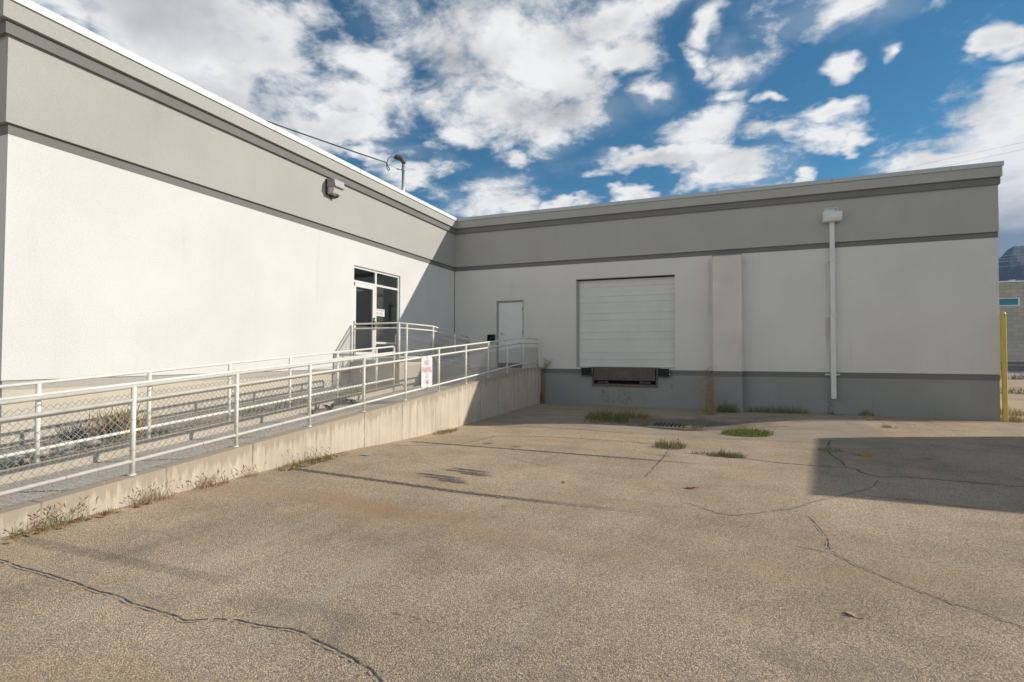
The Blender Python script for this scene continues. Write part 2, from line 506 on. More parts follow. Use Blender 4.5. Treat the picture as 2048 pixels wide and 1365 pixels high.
def concrete(name, col, wall=False):
    m, t, b = newmat(name)
    p = objc(t)
    x, y, z = t.sep(p)
    big = t.noise(p, 1.3, 6, 0.62)
    fine = t.noise(p, 60, 3, 0.7)
    k = t.math('ADD', t.lin(big, 0.25, 0.75, 0.84, 1.14), t.lin(fine, 0.25, 0.75, -0.10, 0.10))
    c = t.mix(1.0, (*col, 1), t.comb(k, k, k), 'MULTIPLY')
    h = fine
    if wall:
        v = t.noise(t.mapping(p, scale=(6, 6, 0.32)), 1.7, 6, 0.68)
        c = t.mix(t.step(v, 0.44, 0.70, 0.0, 0.75), c, (0.40, 0.325, 0.235))
        c = t.mix(t.step(v, 0.44, 0.28, 0.0, 0.5), c, (0.70, 0.655, 0.57))
        # weathering that ran down from the sloping wall top
        top = t.math('SUBTRACT', t.math('ADD', t.math('MULTIPLY', t.math('ADD', y, 13.953), 0.0752), 0.361), z)
        top = t.math('MINIMUM', top, t.math('SUBTRACT', 1.285, z))
        run = t.noise(t.mapping(p, scale=(9, 9, 0.3)), 1.3, 5, 0.7)
        lim = t.math('SUBTRACT', top, t.lin(run, 0.3, 0.75, -0.02, 0.30))
        c = t.mix(t.step(lim, 0.05, -0.05, 0.0, 0.7), c, (0.36, 0.295, 0.22))
        # form joints
        jy = t.math('PINGPONG', t.math('ADD', y, 0.21), 0.61)
        jit = t.math('MULTIPLY', t.math('SUBTRACT', t.noise(p, 9, 3), 0.5), 0.02)
        ln = t.step(t.math('ADD', jy, jit), 0.006, 0.016, 1.0, 0.0)
        c = t.mix(t.math('MULTIPLY', ln, t.step(t.noise(p, 3.1, 2), 0.4, 0.6, 0.15, 0.85)), c, (0.17, 0.14, 0.11))
        pit = t.voro(p, 14).outputs['Distance']
        c = t.mix(t.step(pit, 0.10, 0.05, 0.0, 0.6), c, (0.2, 0.17, 0.13))
        h = t.math('SUBTRACT', fine, t.math('MULTIPLY', ln, 2.0))
    t.set(b.inputs['Base Color'], c)
    b.inputs['Roughness'].default_value = 0.9
    b.inputs['Specular IOR Level'].default_value = 0.25
    bump(t, b, h, 0.4, 0.006)
    return m
M['ramp_concrete'] = concrete('ramp_wall_concrete', (0.585, 0.50, 0.39), True)
M['slab_concrete'] = concrete('ramp_slab_concrete', (0.52, 0.455, 0.37))
M['platform_concrete'] = concrete('platform_concrete', (0.52, 0.45, 0.355))
M['pan_concrete'] = concrete('drain_pan_concrete', (0.22, 0.20, 0.175))


def soil():
    m, t, b = newmat('bed_soil')
    p = objc(t)
    f = t.noise(p, 7, 6, 0.7); g = t.noise(p, 2.0, 4, 0.6)
    c = t.ramp(f, [(0.3, (0.26, 0.205, 0.145)), (0.7, (0.56, 0.455, 0.33))])
    c = t.mix(t.step(g, 0.5, 0.62, 0.0, 0.5), c, (0.11, 0.12, 0.045))
    t.set(b.inputs['Base Color'], c); b.inputs['Roughness'].default_value = 1.0
    bump(t, b, f, 1.0, 0.03)
    return m
M['soil'] = soil()


def plant(name, c1, c2, scale=9, trans=0.25):
    m, t, b = newmat(name)
    f = t.noise(objc(t), scale, 3, 0.6)
    t.set(b.inputs['Base Color'], t.ramp(f, [(0.3, c1), (0.7, c2)]))
    b.inputs['Roughness'].default_value = 0.7
    b.inputs['Specular IOR Level'].default_value = 0.25
    return m
M['grass_green'] = plant('weed_green', (0.085, 0.12, 0.035), (0.21, 0.24, 0.085))
M['grass_bright'] = plant('fresh_weed_green', (0.16, 0.21, 0.05), (0.29, 0.33, 0.09))
M['grass_dry'] = plant('dry_grass', (0.34, 0.26, 0.13), (0.54, 0.43, 0.24))
M['grass_olive'] = plant('olive_grass', (0.19, 0.165, 0.065), (0.35, 0.29, 0.12))
M['seed_head'] = plant('purple_brown_seed', (0.30, 0.17, 0.12), (0.50, 0.33, 0.23))
M['leaf_tan'] = plant('dead_leaf_tan', (0.28, 0.15, 0.06), (0.45, 0.28, 0.12), 25)
M['leaf_orange'] = plant('dead_leaf_orange', (0.38, 0.17, 0.03), (0.55, 0.30, 0.05), 25)
M['leaf_rust'] = plant('dead_leaf_rust', (0.20, 0.055, 0.015), (0.32, 0.10, 0.03), 25)
M['leaf_pale'] = plant('dead_leaf_pale', (0.40, 0.28, 0.17), (0.52, 0.38, 0.24), 25)
M['daylily'] = plant('yellowing_leaf', (0.38, 0.30, 0.04), (0.66, 0.44, 0.07), 5)
M['daylily_green'] = plant('strap_leaf_green', (0.14, 0.17, 0.03), (0.27, 0.29, 0.06), 5)
M['daylily_red'] = plant('strap_leaf_rust', (0.40, 0.20, 0.05), (0.58, 0.32, 0.08), 5)
M['twig'] = plant('dark_twig', (0.06, 0.045, 0.035), (0.13, 0.10, 0.08))
M['tree_leaf'] = plant('tree_leaf', (0.035, 0.06, 0.02), (0.08, 0.11, 0.03), 3)


# the ground -------------------------------------------------------
def ground_mat():
    m, t, b = newmat('aged_asphalt')
    p = objc(t)
    x, y, z = t.sep(p)
    flat = t.comb(x, y, 0.0)
    wob = t.vmath('MULTIPLY', t.vmath('SUBTRACT', t.noise(flat, 30, 2, color=True), (0.5, 0.5, 0.5)), (0.012, 0.012, 0.0))
    fp = t.vmath('ADD', flat, wob)
    v1 = t.voro(fp, 112)
    v2 = t.voro(fp, 210)
    r1 = t.sep(v1.outputs['Color'])[0]
    chip = t.ramp(r1, [(0.0, (0.125, 0.118, 0.112)), (0.2, (0.21, 0.19, 0.16)), (0.42, (0.36, 0.31, 0.24)),
                       (0.68, (0.46, 0.395, 0.30)), (0.86, (0.53, 0.405, 0.26)), (1.0, (0.70, 0.65, 0.565))])
    r2 = t.sep(v2.outputs['Color'])[1]
    chip2 = t.ramp(r2, [(0.0, (0.13, 0.12, 0.105)), (0.5, (0.39, 0.335, 0.255)), (1.0, (0.60, 0.52, 0.41))])
    chip = t.mix(0.30, chip, chip2)
    gap = t.step(v1.outputs['Distance'], 0.45, 0.8, 0.0, 0.5)
    c = t.mix(gap, chip, (0.15, 0.135, 0.115))
    big = t.noise(flat, 0.35, 5, 0.6)
    mid = t.noise(flat, 1.7, 5, 0.6)
    k = t.math('ADD', t.lin(big, 0.3, 0.7, 0.88, 1.28), t.lin(mid, 0.3, 0.7, -0.15, 0.15))
    c = t.mix(1.0, c, t.comb(t.math('MULTIPLY', k, 1.36), t.math('MULTIPLY', k, 1.20), t.math('MULTIPLY', k, 1.04)), 'MULTIPLY')
    # pale wear where wheels ran towards the dock
    ws = t.noise(t.mapping(flat, rot=(0, 0, R(8)), scale=(1.5, .16, 1)), 1.0, 5, .6)
    c = t.mix(t.step(ws, .54, .72, 0, .30), c, (.56, .51, .43))
    c = t.mix(t.step(ws, .45, .30, 0, .22), c, (.20, .18, .155))
    # rust coloured wash carried along the yard
    rs = t.noise(t.mapping(flat, rot=(0, 0, R(-35)), scale=(0.35, 1.1, 1)), 0.9, 6, 0.62)
    c = t.mix(t.step(rs, 0.50, 0.74, 0.0, 0.50), c, (0.50, 0.33, 0.18))
    for cx_, cy_, rx_, ry_, a_, col_ in ((6.2, -12.7, 2.2, 1.5, .42, (.46, .27, .12)), (8.0, -7.6, 3.2, 1.6, .36, (.50, .31, .15)), (12.6, -4.2, 3.4, .9, .40, (.46, .28, .14)), (9.6, -10.4, 1.6, 1.2, .25, (.46, .29, .15)),
                                           (7.0, -15.15, 1.0, .28, .28, (.13, .12, .105)), (5.9, -15.3, .8, .2, .34, (.14, .13, .11)), (9.0, -15.1, 1.8, .7, .40, (.17, .155, .13)), (4.6, -14.9, .7, .3, .35, (.15, .14, .12)), (10.3, -14.6, 1.0, .5, .3, (.17, .155, .13))):
        dq = t.vmath('LENGTH', t.vmath('MULTIPLY', t.vmath('SUBTRACT', flat, (cx_, cy_, 0)), (1 / rx_, 1 / ry_, 0)))
        dq = t.math('ADD', dq, t.lin(mid, .3, .7, .45, -.45))
        c = t.mix(t.math('MULTIPLY', t.math('MULTIPLY', t.step(dq, 1.0, .1), t.step(rs if col_[0] > .3 else mid, .42, .62)), a_ * 1.2), c, col_)
    # finer, browner apron by the dock wall
    ap = t.math('MULTIPLY', t.step(y, -6.05, -5.85), t.math('MULTIPLY', t.step(x, 12.9, 12.7), t.step(y, 1.0, 0.5)))
    apf = t.noise(t.mapping(flat, scale=(0.5, 2.0, 1)), 1.5, 6, 0.65)
    apc = t.ramp(apf, [(0.3, (0.26, 0.215, 0.165)), (0.5, (0.38, 0.32, 0.25)), (0.72, (0.46, 0.375, 0.285))])
    c = t.mix(t.math('MULTIPLY', ap, 0.62), c, apc)
    # silt and oil round the drain
    dd = t.vmath('LENGTH', t.vmath('MULTIPLY', t.vmath('SUBTRACT', flat, (8.5, -3.2, 0)), (0.42, 0.8, 1)))
    dk = t.math('SUBTRACT', dd, t.lin(t.noise(flat, 2.2, 5, 0.65), 0.3, 0.7, -0.25, 0.45))
    c = t.mix(t.step(dk, 1.0, 0.3, 0.0, 0.6), c, (0.095, 0.08, 0.066))
    # worn black-out stripes over old parking lines, and brushed-out arrows
    def stripe(x0, y0, x1, y1, w, fade0, amt):
        nonlocal c
        L = math.hypot(x1 - x0, y1 - y0); a = math.atan2(y1 - y0, x1 - x0)
        q = t.vmath('SUBTRACT', flat, (x0, y0, 0))
        u = t.vmath('DOT_PRODUCT', q, (math.cos(a), math.sin(a), 0))
        vv = t.math('ABSOLUTE', t.vmath('DOT_PRODUCT', q, (-math.sin(a), math.cos(a), 0)))
        edge = t.math('ADD', vv, t.lin(t.noise(flat, 14, 4, 0.7), 0.3, 0.7, -0.03, 0.03))
        msk = t.step(edge, w * 0.5, w * 0.5 - 0.03)
        msk = t.math('MULTIPLY', msk, t.math('MULTIPLY', t.step(u, -0.05, 0.15), t.step(u, L, L * fade0)))
        wear = t.step(t.noise(flat, 22, 4, 0.8), 0.40, 0.66, 1.0, 0.45)
        c = t.mix(t.math('MULTIPLY', t.math('MULTIPLY', msk, wear), amt), c, (0.085, 0.078, 0.068))
    stripe(3.75, -11.92, 9.3, -11.95, 0.15, 0.5, 1.0)
    stripe(3.75, -8.86, 9.9, -8.96, 0.14, 0.65, 1.0)
    stripe(3.7, -15.1, 6.3, -14.95, 0.16, 0.7, 0.4)
    for yy, x0, x1 in ((-10.80, 5.74, 6.5), (-10.93, 5.66, 6.55), (-11.02, 5.95, 6.6), (-11.32, 5.45, 6.35), (-11.43, 5.62, 6.42), (-11.52, 5.9, 6.5)):
        stripe(x0, yy, x1, yy + 0.01, 0.13, 0.6, 0.95)
    stripe(5.0, -10.45, 5.6, -10.49, 0.04, 0.6, 0.5)
    # general oil spots
    sp = t.voro(t.vmath('ADD', flat, t.vmath('MULTIPLY', wob, (4, 4, 0))), 0.55)
    c = t.mix(t.step(sp.outputs['Distance'], 0.09, 0.03, 0.0, 0.55), c, (0.07, 0.065, 0.06))
    # paler, unpaved lot far behind
    far = t.step(y, 33.0, 36.0)
    c = t.mix(far, c, (0.50, 0.46, 0.40))
    t.set(b.inputs['Base Color'], c)
    b.inputs['Roughness'].default_value = 0.9
    b.inputs['Specular IOR Level'].default_value = 0.25
    h = t.math('SUBTRACT', t.math('MULTIPLY', r1, 0.35), t.math('ADD', t.math('MULTIPLY', v1.outputs['Distance'], 0.9), t.math('MULTIPLY', v2.outputs['Distance'], 0.35)))
    bump(t, b, h, 0.8, 0.009)
    return m
M['asphalt'] = ground_mat()


def gz(x, y):
    g = lambda a, b, cx, cy, sx, sy: a * math.exp(-((x - cx) / sx) ** 2 - ((y - cy) / sy) ** 2)
    h = -0.14 * math.exp(-((x - 8.6) / 1.9) ** 2 - ((y + 3.8) / 1.75) ** 2)
    h += g(0.055, 0, 12.0, -2.0, 2.2, 1.7)
    w = max(0.0, min(1.0, (6.5 - x) / 3.0))
    s = max(0.0, min(1.0, (-8.5 - y) / 2.5)); s = s * s * (3 - 2 * s)
    e = max(0.0, min(1.0, (y + 30) / 12))
    h += 0.062 * w * s * e
    h += g(-0.035, 0, 3.5, -6.2, 1.6, 2.2)
    h += 0.008 * math.sin(x * 0.9 + 1.3) * math.sin(y * 0.7)* math.exp(-((x-9)/9)**2-((y+8)/9)**2)
    return h


def frange(a, b, s):
    r = []; v = a
    while v < b - 1e-6: r.append(v); v += s
    return r


def build_ground():
    xs = [-9000, -3000, -900, -300, -100, -45, -20, -10, -5] + frange(-2, 20, 0.3) + [20, 22, 25, 30, 40, 60, 100, 300, 900, 3000, 9000]
    ys = [-9000, -3000, -900, -300, -100, -50, -30, -25] + frange(-22, 3, 0.3) + [3, 6, 12, 20, 30, 40, 60, 100, 300, 900, 3000, 9000]
    v = [(x, y, gz(x, y)) for y in ys for x in xs]
    nx = len(xs)
    f = [(j * nx + i, j * nx + i + 1, (j + 1) * nx + i + 1, (j + 1) * nx + i) for j in range(len(ys) - 1) for i in range(nx - 1)]
    me = bpy.data.meshes.new('ground'); me.from_pydata(v, [], f); me.materials.append(M['asphalt'])
    for p in me.polygons: p.use_smooth = True
    o = bpy.data.objects.new('ground', me); COL.objects.link(o)
    o['kind'] = 'structure'; o['label'] = 'worn chip-speckled asphalt yard with cracks and rusty stains'
    return o
ground = build_ground()

# cracks ----------------------------------------------------------
M['crack'] = simple('crack_dirt', (0.085, 0.074, 0.062), 1.0, 0, 0.4, 30)
M['crack_lip'] = simple('broken_asphalt_lip', (0.50, 0.43, 0.33), 1.0, 0, 0.35, 70, (90, 0.8, 0.01))


def ribbon(mb, pts, w0, w1, dz, off=0.0, seed=0, jit=0.02, gaps=0.0, stepl=0.035):
    rnd = random.Random(seed)
    P = []
    for (a, b) in zip(pts[:-1], pts[1:]):
        L = math.hypot(b[0] - a[0], b[1] - a[1]); n = max(1, int(L / stepl))
        for i in range(n): P.append((a[0] + (b[0] - a[0]) * i / n, a[1] + (b[1] - a[1]) * i / n))
    P.append(pts[-1])
    jx = jy = 0.0; Q = []
    for p in P:
        jx = jx * 0.85 + rnd.uniform(-jit, jit) * .8; jy = jy * 0.85 + rnd.uniform(-jit, jit) * .8
        Q.append((p[0] + jx + rnd.uniform(-.4, .4) * jit, p[1] + jy + rnd.uniform(-.4, .4) * jit))
    prev = None
    rnd2 = random.Random(seed + 99)
    N = len(Q)
    for i, p in enumerate(Q):
        a, b = Q[max(0, i - 1)], Q[min(N - 1, i + 1)]
        dx, dy = b[0] - a[0], b[1] - a[1]; L = math.hypot(dx, dy) or 1
        nx, ny = -dy / L, dx / L
        end = min(1.0, i / 6 + 0.1, (N - 1 - i) / 6 + 0.1)
        w = rnd2.uniform(w0, w1) * end
        c = (p[0] + nx * off, p[1] + ny * off)
        l = (c[0] + nx * w / 2, c[1] + ny * w / 2); r_ = (c[0] - nx * w / 2, c[1] - ny * w / 2)
        l = (*l, gz(*l) + dz); r_ = (*r_, gz(*r_) + dz)
        if prev and rnd2.random() > gaps: mb.face([prev[0], prev[1], r_, l])
        prev = (l, r_)


def build_cracks():
    A = [(3.75,-15.45),(4.15,-15.43),(4.57,-15.44),(4.94,-15.43),(5.30,-15.45),(5.67,-15.44),(5.83,-15.47),(6.14,-15.46),(6.37,-15.48),(6.55,-15.38),(6.71,-15.34),(6.85,-15.34),(7.08,-15.29),(7.33,-15.34),(7.56,-15.40),(7.80,-15.48),(7.90,-15.54),(8.08,-15.62),(8.5,-15.9),(9.1,-16.1)]
    B = [(10.38,-11.39),(10.43,-11.66),(10.45,-12.09),(10.45,-12.37),(10.47,-12.56),(10.52,-12.66),(10.68,-12.90),(10.85,-13.09),(11.04,-13.28),(11.21,-13.40),(11.33,-13.53),(11.48,-13.74),(11.9,-14.2)]
    B2 = [(10.02,-12.41),(10.20,-12.48),(10.35,-12.52),(10.45,-12.57)]
    C = [(9.05,-11.27),(9.31,-11.49),(9.52,-11.67),(9.70,-11.69),(9.93,-11.48),(10.22,-11.22),(10.55,-10.76),(11.02,-10.15),(11.39,-9.64),(11.54,-9.13),(11.53,-8.97)]
    C2 = [(11.02,-10.15),(11.32,-10.23),(11.67,-10.22),(11.97,-10.32),(12.36,-10.37)]
    D = [(8.69,-8.03),(9.03,-8.09),(9.76,-8.17),(10.33,-8.34),(10.90,-8.41),(11.32,-8.37),(11.43,-8.44),(11.43,-8.70),(11.59,-8.94),(11.93,-8.79),(12.46,-8.81),(13.23,-8.85),(13.73,-8.86),(15,-8.8)]
    E_ = [(11.28,-6.88),(11.29,-7.36),(11.34,-7.82),(11.32,-8.17),(11.34,-8.37)]
    F = [(11.36,-6.40),(11.55,-5.43),(11.94,-5.19),(12.71,-5.33),(13.54,-5.41),(14.15,-5.39),(14.70,-5.43),(17,-5.4)]
    G = [(3.54,-5.86),(5.26,-5.84),(6.59,-5.91),(7.62,-5.98),(8.74,-5.97),(9.50,-5.95),(10.23,-5.88)]
    G2 = [(3.7,-9.6),(4.86,-8.79),(5.05,-7.47),(5.95,-7.28),(6.60,-7.26),(7.24,-7.26),(7.93,-7.30),(8.57,-7.34)]
    H = [(8.69,-6.07),(8.61,-7.26),(8.62,-8.41),(8.58,-9.12),(8.54,-9.88),(8.51,-10.33)]
    I = [(10.60,-4.01),(11.59,-3.63),(13.03,-3.46)]
    I2 = [(13.31,-2.94),(14.50,-2.79),(15.17,-2.92),(15.86,-3.02)]
    J = [(9.4,-2.3),(10.5,-1.9),(12.00,-1.03),(12.60,-1.03),(13.10,-1.52)]
    K = [(6.2,-14.95),(6.6,-14.86),(7.1,-14.85),(7.6,-14.9),(8.1,-14.9),(8.6,-15.0)]
    Lx = [(6.1,-9.6),(6.7,-9.9),(7.1,-10.1)]
    mb, lip = MB(), MB()
    for pts, w0, w1, sd, gp in ((A, .004, .014, 1, .03), (B, .004, .013, 2, .03), (B2, .006, .012, 3, .1), (C, .005, .013, 4, .12), (C2, .008, .014, 5, .1),
                                (D, .012, .028, 6, .02), (E_, .014, .03, 7, .05), (F, .010, .022, 8, .05), (G, .014, .032, 9, .06), (G2, .012, .028, 10, .05),
                                (H, .006, .018, 11, .3), (I, .010, .022, 12, .1), (I2, .010, .02, 13, .15), (J, .012, .024, 14, .1), (K, .002, .006, 15, .5), (Lx, .006, .014, 16, .2)):
        ribbon(mb, pts, w0, w1, 0.004, 0, sd, 0.008 if sd != 9 else 0.005, gp)
    for pts, sd, of in ((A, 1, -.026), (B, 2, -.018), (C, 4, -.014), (H, 11, .03), (E_, 7, -.02), (D, 6, .018)):
        ribbon(lip, pts, .003, .016, 0.006, of * .85, sd, 0.008, .35)
    o = mb.build('asphalt_crack', M['crack'], ground); o['label'] = 'dark jagged cracks across the asphalt'
    o = lip.build('crack_edge', M['crack_lip'], ground); o['label'] = 'pale crumbled edges of the cracks'
build_cracks()

# ------------------------------------------------------------------ the building
EL, ER, BACK, WEST = -13.6, 16.355, 12.0, -12.0
END_PROUD = {'base_wall': -.02, 'base_band': -.016, 'stucco_wall': 0.0, 'middle_band': .002, 'upper_panel': .004, 'upper_band': .035, 'fascia': .06, 'coping': .085}
TH = 0.30
DOOR = (-5.90, -3.63, 1.51, 4.21)        # glass entrance on the left wing: y0,y1,z0,z1
MAN = (1.75, 2.82, 1.24, 3.70)           # steel door on the right wing: x0,x1,z0,z1
OHD = (4.77, 8.07, 1.30, 4.35)
PIT = (5.33, 7.53, 0.655, 1.30)
SCUP = (12.31, 12.67, 5.84, 6.07)


def layer(mb, side, a0, a1, z0, z1, proud, ops=(), thick=TH):
    us = sorted({a0, a1, *[q for o in ops for q in o[:2] if a0 < q < a1]})
    zs = sorted({z0, z1, *[q for o in ops for q in o[2:4] if z0 < q < z1]})
    for u0, u1 in zip(us[:-1], us[1:]):
        for w0, w1 in zip(zs[:-1], zs[1:]):
            cu, cw = (u0 + u1) / 2, (w0 + w1) / 2
            if any(o[0] < cu < o[1] and o[2] < cw < o[3] for o in ops): continue
            if side == 'L': mb.box(-thick, proud, u0, u1, w0, w1)
            elif side == 'R': mb.box(u0, u1, -proud, thick, w0, w1)
            elif side == 'LE': mb.box(u0, u1, EL - proud, EL + thick, w0, w1)
            elif side == 'RE': mb.box(ER - thick, ER + proud, u0, u1, w0, w1)


B = thing('commercial_building', 'L-shaped single-storey white and grey stucco building with a loading dock door and glass entrance', 'building', (0, 0, 0))
LAY = [  # name, material left, right, z0,z1 left, z0,z1 right, proud
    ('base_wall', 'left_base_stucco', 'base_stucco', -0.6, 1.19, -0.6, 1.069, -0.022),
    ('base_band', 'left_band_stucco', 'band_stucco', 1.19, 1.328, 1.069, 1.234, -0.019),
    ('stucco_wall', 'white_stucco', 'white_stucco', 1.328, 4.888, 1.234, 4.888, 0.0),
    ('middle_band', 'band_stucco', 'band_stucco', 4.888, 5.045, 4.888, 5.045, 0.003),
    ('upper_panel', 'grey_stucco', 'grey_stucco', 5.045, 6.301, 5.045, 6.301, 0.05),
    ('upper_band', 'band_stucco', 'band_stucco', 6.301, 6.495, 6.301, 6.495, 0.105),
    ('fascia', 'fascia_stucco', 'fascia_stucco', 6.495, 6.765, 6.495, 6.765, 0.165),
    ('coping', 'coping', 'shaded_coping', 6.765, 6.88, 6.765, 6.88, 0.195),
]
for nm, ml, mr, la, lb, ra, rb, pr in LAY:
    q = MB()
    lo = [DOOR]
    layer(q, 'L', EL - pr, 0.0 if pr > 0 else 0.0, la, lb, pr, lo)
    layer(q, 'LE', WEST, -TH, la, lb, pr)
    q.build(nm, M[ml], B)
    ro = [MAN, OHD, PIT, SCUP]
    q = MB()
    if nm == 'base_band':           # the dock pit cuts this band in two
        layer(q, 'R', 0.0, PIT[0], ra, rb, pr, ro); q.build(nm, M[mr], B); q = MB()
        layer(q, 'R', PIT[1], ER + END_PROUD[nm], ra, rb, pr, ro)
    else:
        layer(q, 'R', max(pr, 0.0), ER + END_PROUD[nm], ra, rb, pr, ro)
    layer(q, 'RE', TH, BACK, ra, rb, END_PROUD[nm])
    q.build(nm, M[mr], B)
q = MB()
q.box(WEST, ER - TH, BACK - TH, BACK, -0.6, 6.86)
q.box(WEST, WEST + TH, EL + TH, BACK - TH, -0.6, 6.86)
q.build('rear_wall', M['grey_stucco'], B)
q = MB()
q.box(WEST + TH, -TH, EL + TH, BACK - TH, 5.6, 5.8)
q.box(-TH, ER - TH, TH, BACK - TH, 5.6, 5.8)
q.build('roof', M['roofing'], B)
# coping seams and control joint in the corner
q = MB()
for y in (-11.9, -8.9, -5.9, -2.9):
    q.box(0.1955, 0.198, y - 0.012, y + 0.012, 6.77, 6.882)
for x in (3.2, 6.3, 9.4, 12.5, 15.3):
    q.box(x - 0.012, x + 0.012, -0.198, -0.1955, 6.77, 6.882)
build_each(q, 'coping_seam', M['grey_metal'], B)
q = MB()
q.box(0.0005, 0.016, -0.014, -0.0008, 1.35, 4.885)
q.build('corner_joint', M['dark_metal'], B)
# pilaster
PX0, PX1, PP = 9.235, 10.055, 0.34
q = MB(); q.box(PX0, PX1, -PP, -0.001, 1.236, 4.80); q.build('pilaster', M['stained_stucco'], B)
q = MB(); q.box(PX0 - .002, PX1 + .002, -PP - .002, 0.0215, -0.5, 1.067); q.build('pilaster_base', M['base_stucco'], B)
q = MB(); q.box(PX0 - .001, PX1 + .001, -PP - .001, 0.0185, 1.0675, 1.2355); q.build('pilaster_band', M['band_stucco'], B)
q = MB(); q.box(PX0 - .012, PX1 + .012, -PP - .012, -0.001, 4.801, 4.825); q.build('pilaster_flashing', M['grey_metal'], B)

# entrance on the left wing ---------------------------------------
yA, yB, zA, zB = DOOR
gx = -0.075
fr = MB()
def fbar(mb, y0, y1, z0, z1, d=0.05, x=gx): mb.box(x - d, x + d * 0.6, y0, y1, z0, z1)
ym = -4.835
fbar(fr, yA + .002, yA + .062, zA, zB - .002)
fbar(fr, yB - .062, yB - .002, zA, zB - .002)
fbar(fr, ym - .035, ym + .035, zA, zB - .062)
fbar(fr, yA + .062, yB - .062, zB - .062, zB - .002)
fbar(fr, yA + .062, ym - .035, 3.745, 3.805); fbar(fr, ym + .035, yB - .062, 3.745, 3.805)
fbar(fr, ym + .035, yB - .062, 2.03, 2.095); fbar(fr, ym + .035, yB - .062, zA, zA + .10)
sf = fr.build('storefront_frame', M['alu'], B)
for (a, b, c, d) in ((yA + .062, ym - .035, 3.805, zB - .062), (ym + .035, yB - .062, 3.805, zB - .062), (ym + .035, yB - .062, 2.095, 3.745), (ym + .035, yB - .062, zA + .10, 2.03)):
    q = MB(); q.box(gx - .006, gx, a, b, c, d); sub(q, 'window_pane', M['glass'], sf)
d0, d1, dz0, dz1 = yA + .066, ym - .039, zA + .02, 3.74
q = MB()
fbar(q, d0, d0 + .095, dz0, dz1, .045); fbar(q, d1 - .095, d1, dz0, dz1, .045)
fbar(q, d0 + .095, d1 - .095, dz1 - .11, dz1, .045); fbar(q, d0 + .095, d1 - .095, dz0, dz0 + .26, .045)
gd = q.build('glass_door', M['alu'], B)
q = MB(); q.box(gx - .006, gx, d0 + .095, d1 - .095, dz0 + .26, dz1 - .11); sub(q, 'door_pane', M['glass'], gd)
q = MB(); q.box(gx - .13, gx - .07, d0 + .06, d1 - .1, 2.47, 2.53); sub(q, 'push_bar', M['alu'], gd)
q = MB(); q.box(gx + .028, gx + .075, d1 - .085, d1 - .02, 2.45, 2.72); q.box(gx + .075, gx + .12, d1 - .14, d1 + .03, 2.56, 2.60); q.box(gx + .028, gx + .07, d1 - .07, d1 - .03, 2.74, 2.80)
sub(q, 'door_handle', M['steel_dark'], gd)
q = MB(); q.box(gx - .12, gx - .06, d0 + .12, d0 + .50, 3.53, 3.585); sub(q, 'door_closer', M['alu'], gd)
q = MB()
for z in (3.70, 2.6, 1.7): q.box(gx + .03, gx + .055, d0 - .03, d0 + .012, z - .05, z + .05)
sub_each(q, 'hinge', M['steel_dark'], gd)
# small vestibule behind the glass
q = MB()
q.box(-3.3, -TH, -7.4, -7.3, 1.4, 4.4); q.box(-3.4, -3.3, -7.4, -2.4, 1.4, 4.4)
q.box(-3.3, -TH, -2.5, -2.4, 1.4, 4.4)
q.box(-3.3, -TH, -7.3, -2.5, 4.3, 4.4)
q.build('vestibule_wall', M['grey_wall'], B)
q = MB(); q.box(-3.3, -TH, -7.3, -2.5, 1.41, 1.505); q.build('vestibule_floor', M['tan_floor'], B)
q = MB(); q.box(-.56, -.46, -4.33, -3.84, 1.506, 4.29); q.build('partition_wall', M['tan_wall'], B)
q = MB(); q.box(-3.25, -3.2, -6.6, -5.6, 1.506, 3.6); q.build('inner_door', M['void'], B)

# steel door on the right wing ------------------------------------
x0, x1, z0, z1 = MAN
q = MB()
q.box(x0 + .001, x0 + .06, .05, .13, z0 + .005, z1 - .062); q.box(x1 - .05, x1 - .001, .05, .13, z0 + .005, z1 - .062); q.box(x0 + .001, x1 - .001, .05, .13, z1 - .062, z1 - .002)
dfm = q.build('door_frame', M['grey_metal'], B)
q = MB(); q.box(x0 + .064, x1 - .054, .07, .115, 1.42, z1 - .066); sd = q.build('steel_door', M['door_white'], B)
q = MB(); q.tube([(1.925, .07, 2.50), (1.925, .02, 2.50)], .035, 12); q.tube([(1.925, .025, 2.50), (2.05, .02, 2.495)], .012, 8); sub(q, 'door_handle', M['chrome'], sd)
for z in (3.38, 2.53, 1.62):
    q = MB(); q.box(x1 - .060, x1 - .044, .045, .069, z - .06, z + .06); sub_each(q, 'hinge', M['hinge_brown'], sd)
q = MB(); q.box(x0 + .064, x1 - .002, .03, .125, 1.245, 1.415); q.build('threshold_board', M['board'], B)

# sectional overhead door -----------------------------------------
x0, x1, z0, z1 = OHD
def oh_profile():
    groove = [(.256, 1), (.488, 1), (.70, .35), (.95, 1), (1.19, 1), (1.40, .35), (1.60, 1), (1.84, 1), (2.05, .35), (2.21, 1), (2.42, 1), (2.60, .35), (2.75, 1)]
    pr = [(.18, z0 + .012)]
    for h, k in groove:
        z = z0 + .012 + h
        pr += [(.18, z - .009 * k), (.18 + .012 * k, z - .005 * k), (.18 + .012 * k, z + .005 * k), (.176 if k == 1 else .18, z + .009 * k)]
        if k == 1: pr += [(.18, z + .05)]
    pr.append((.18, z1 - .05))
    return pr
pr = oh_profile()
q = MB()
for (a, b), (c, d) in zip(pr[:-1], pr[1:]):
    q.face([(x0 + .07, a, b), (x1 - .0, a, b), (x1 - .0, c, d), (x0 + .07, c, d)])
q.box(x0 + .07, x1, .205, .25, z0 + .012, z1 - .05)
od = q.build('overhead_door', M['oh_door'], B)
q = MB(); q.box(x0 + .001, x1 - .001, .15, .26, z1 - .05, z1 - .001); sub(q, 'top_seal', M['dark_metal'], od)
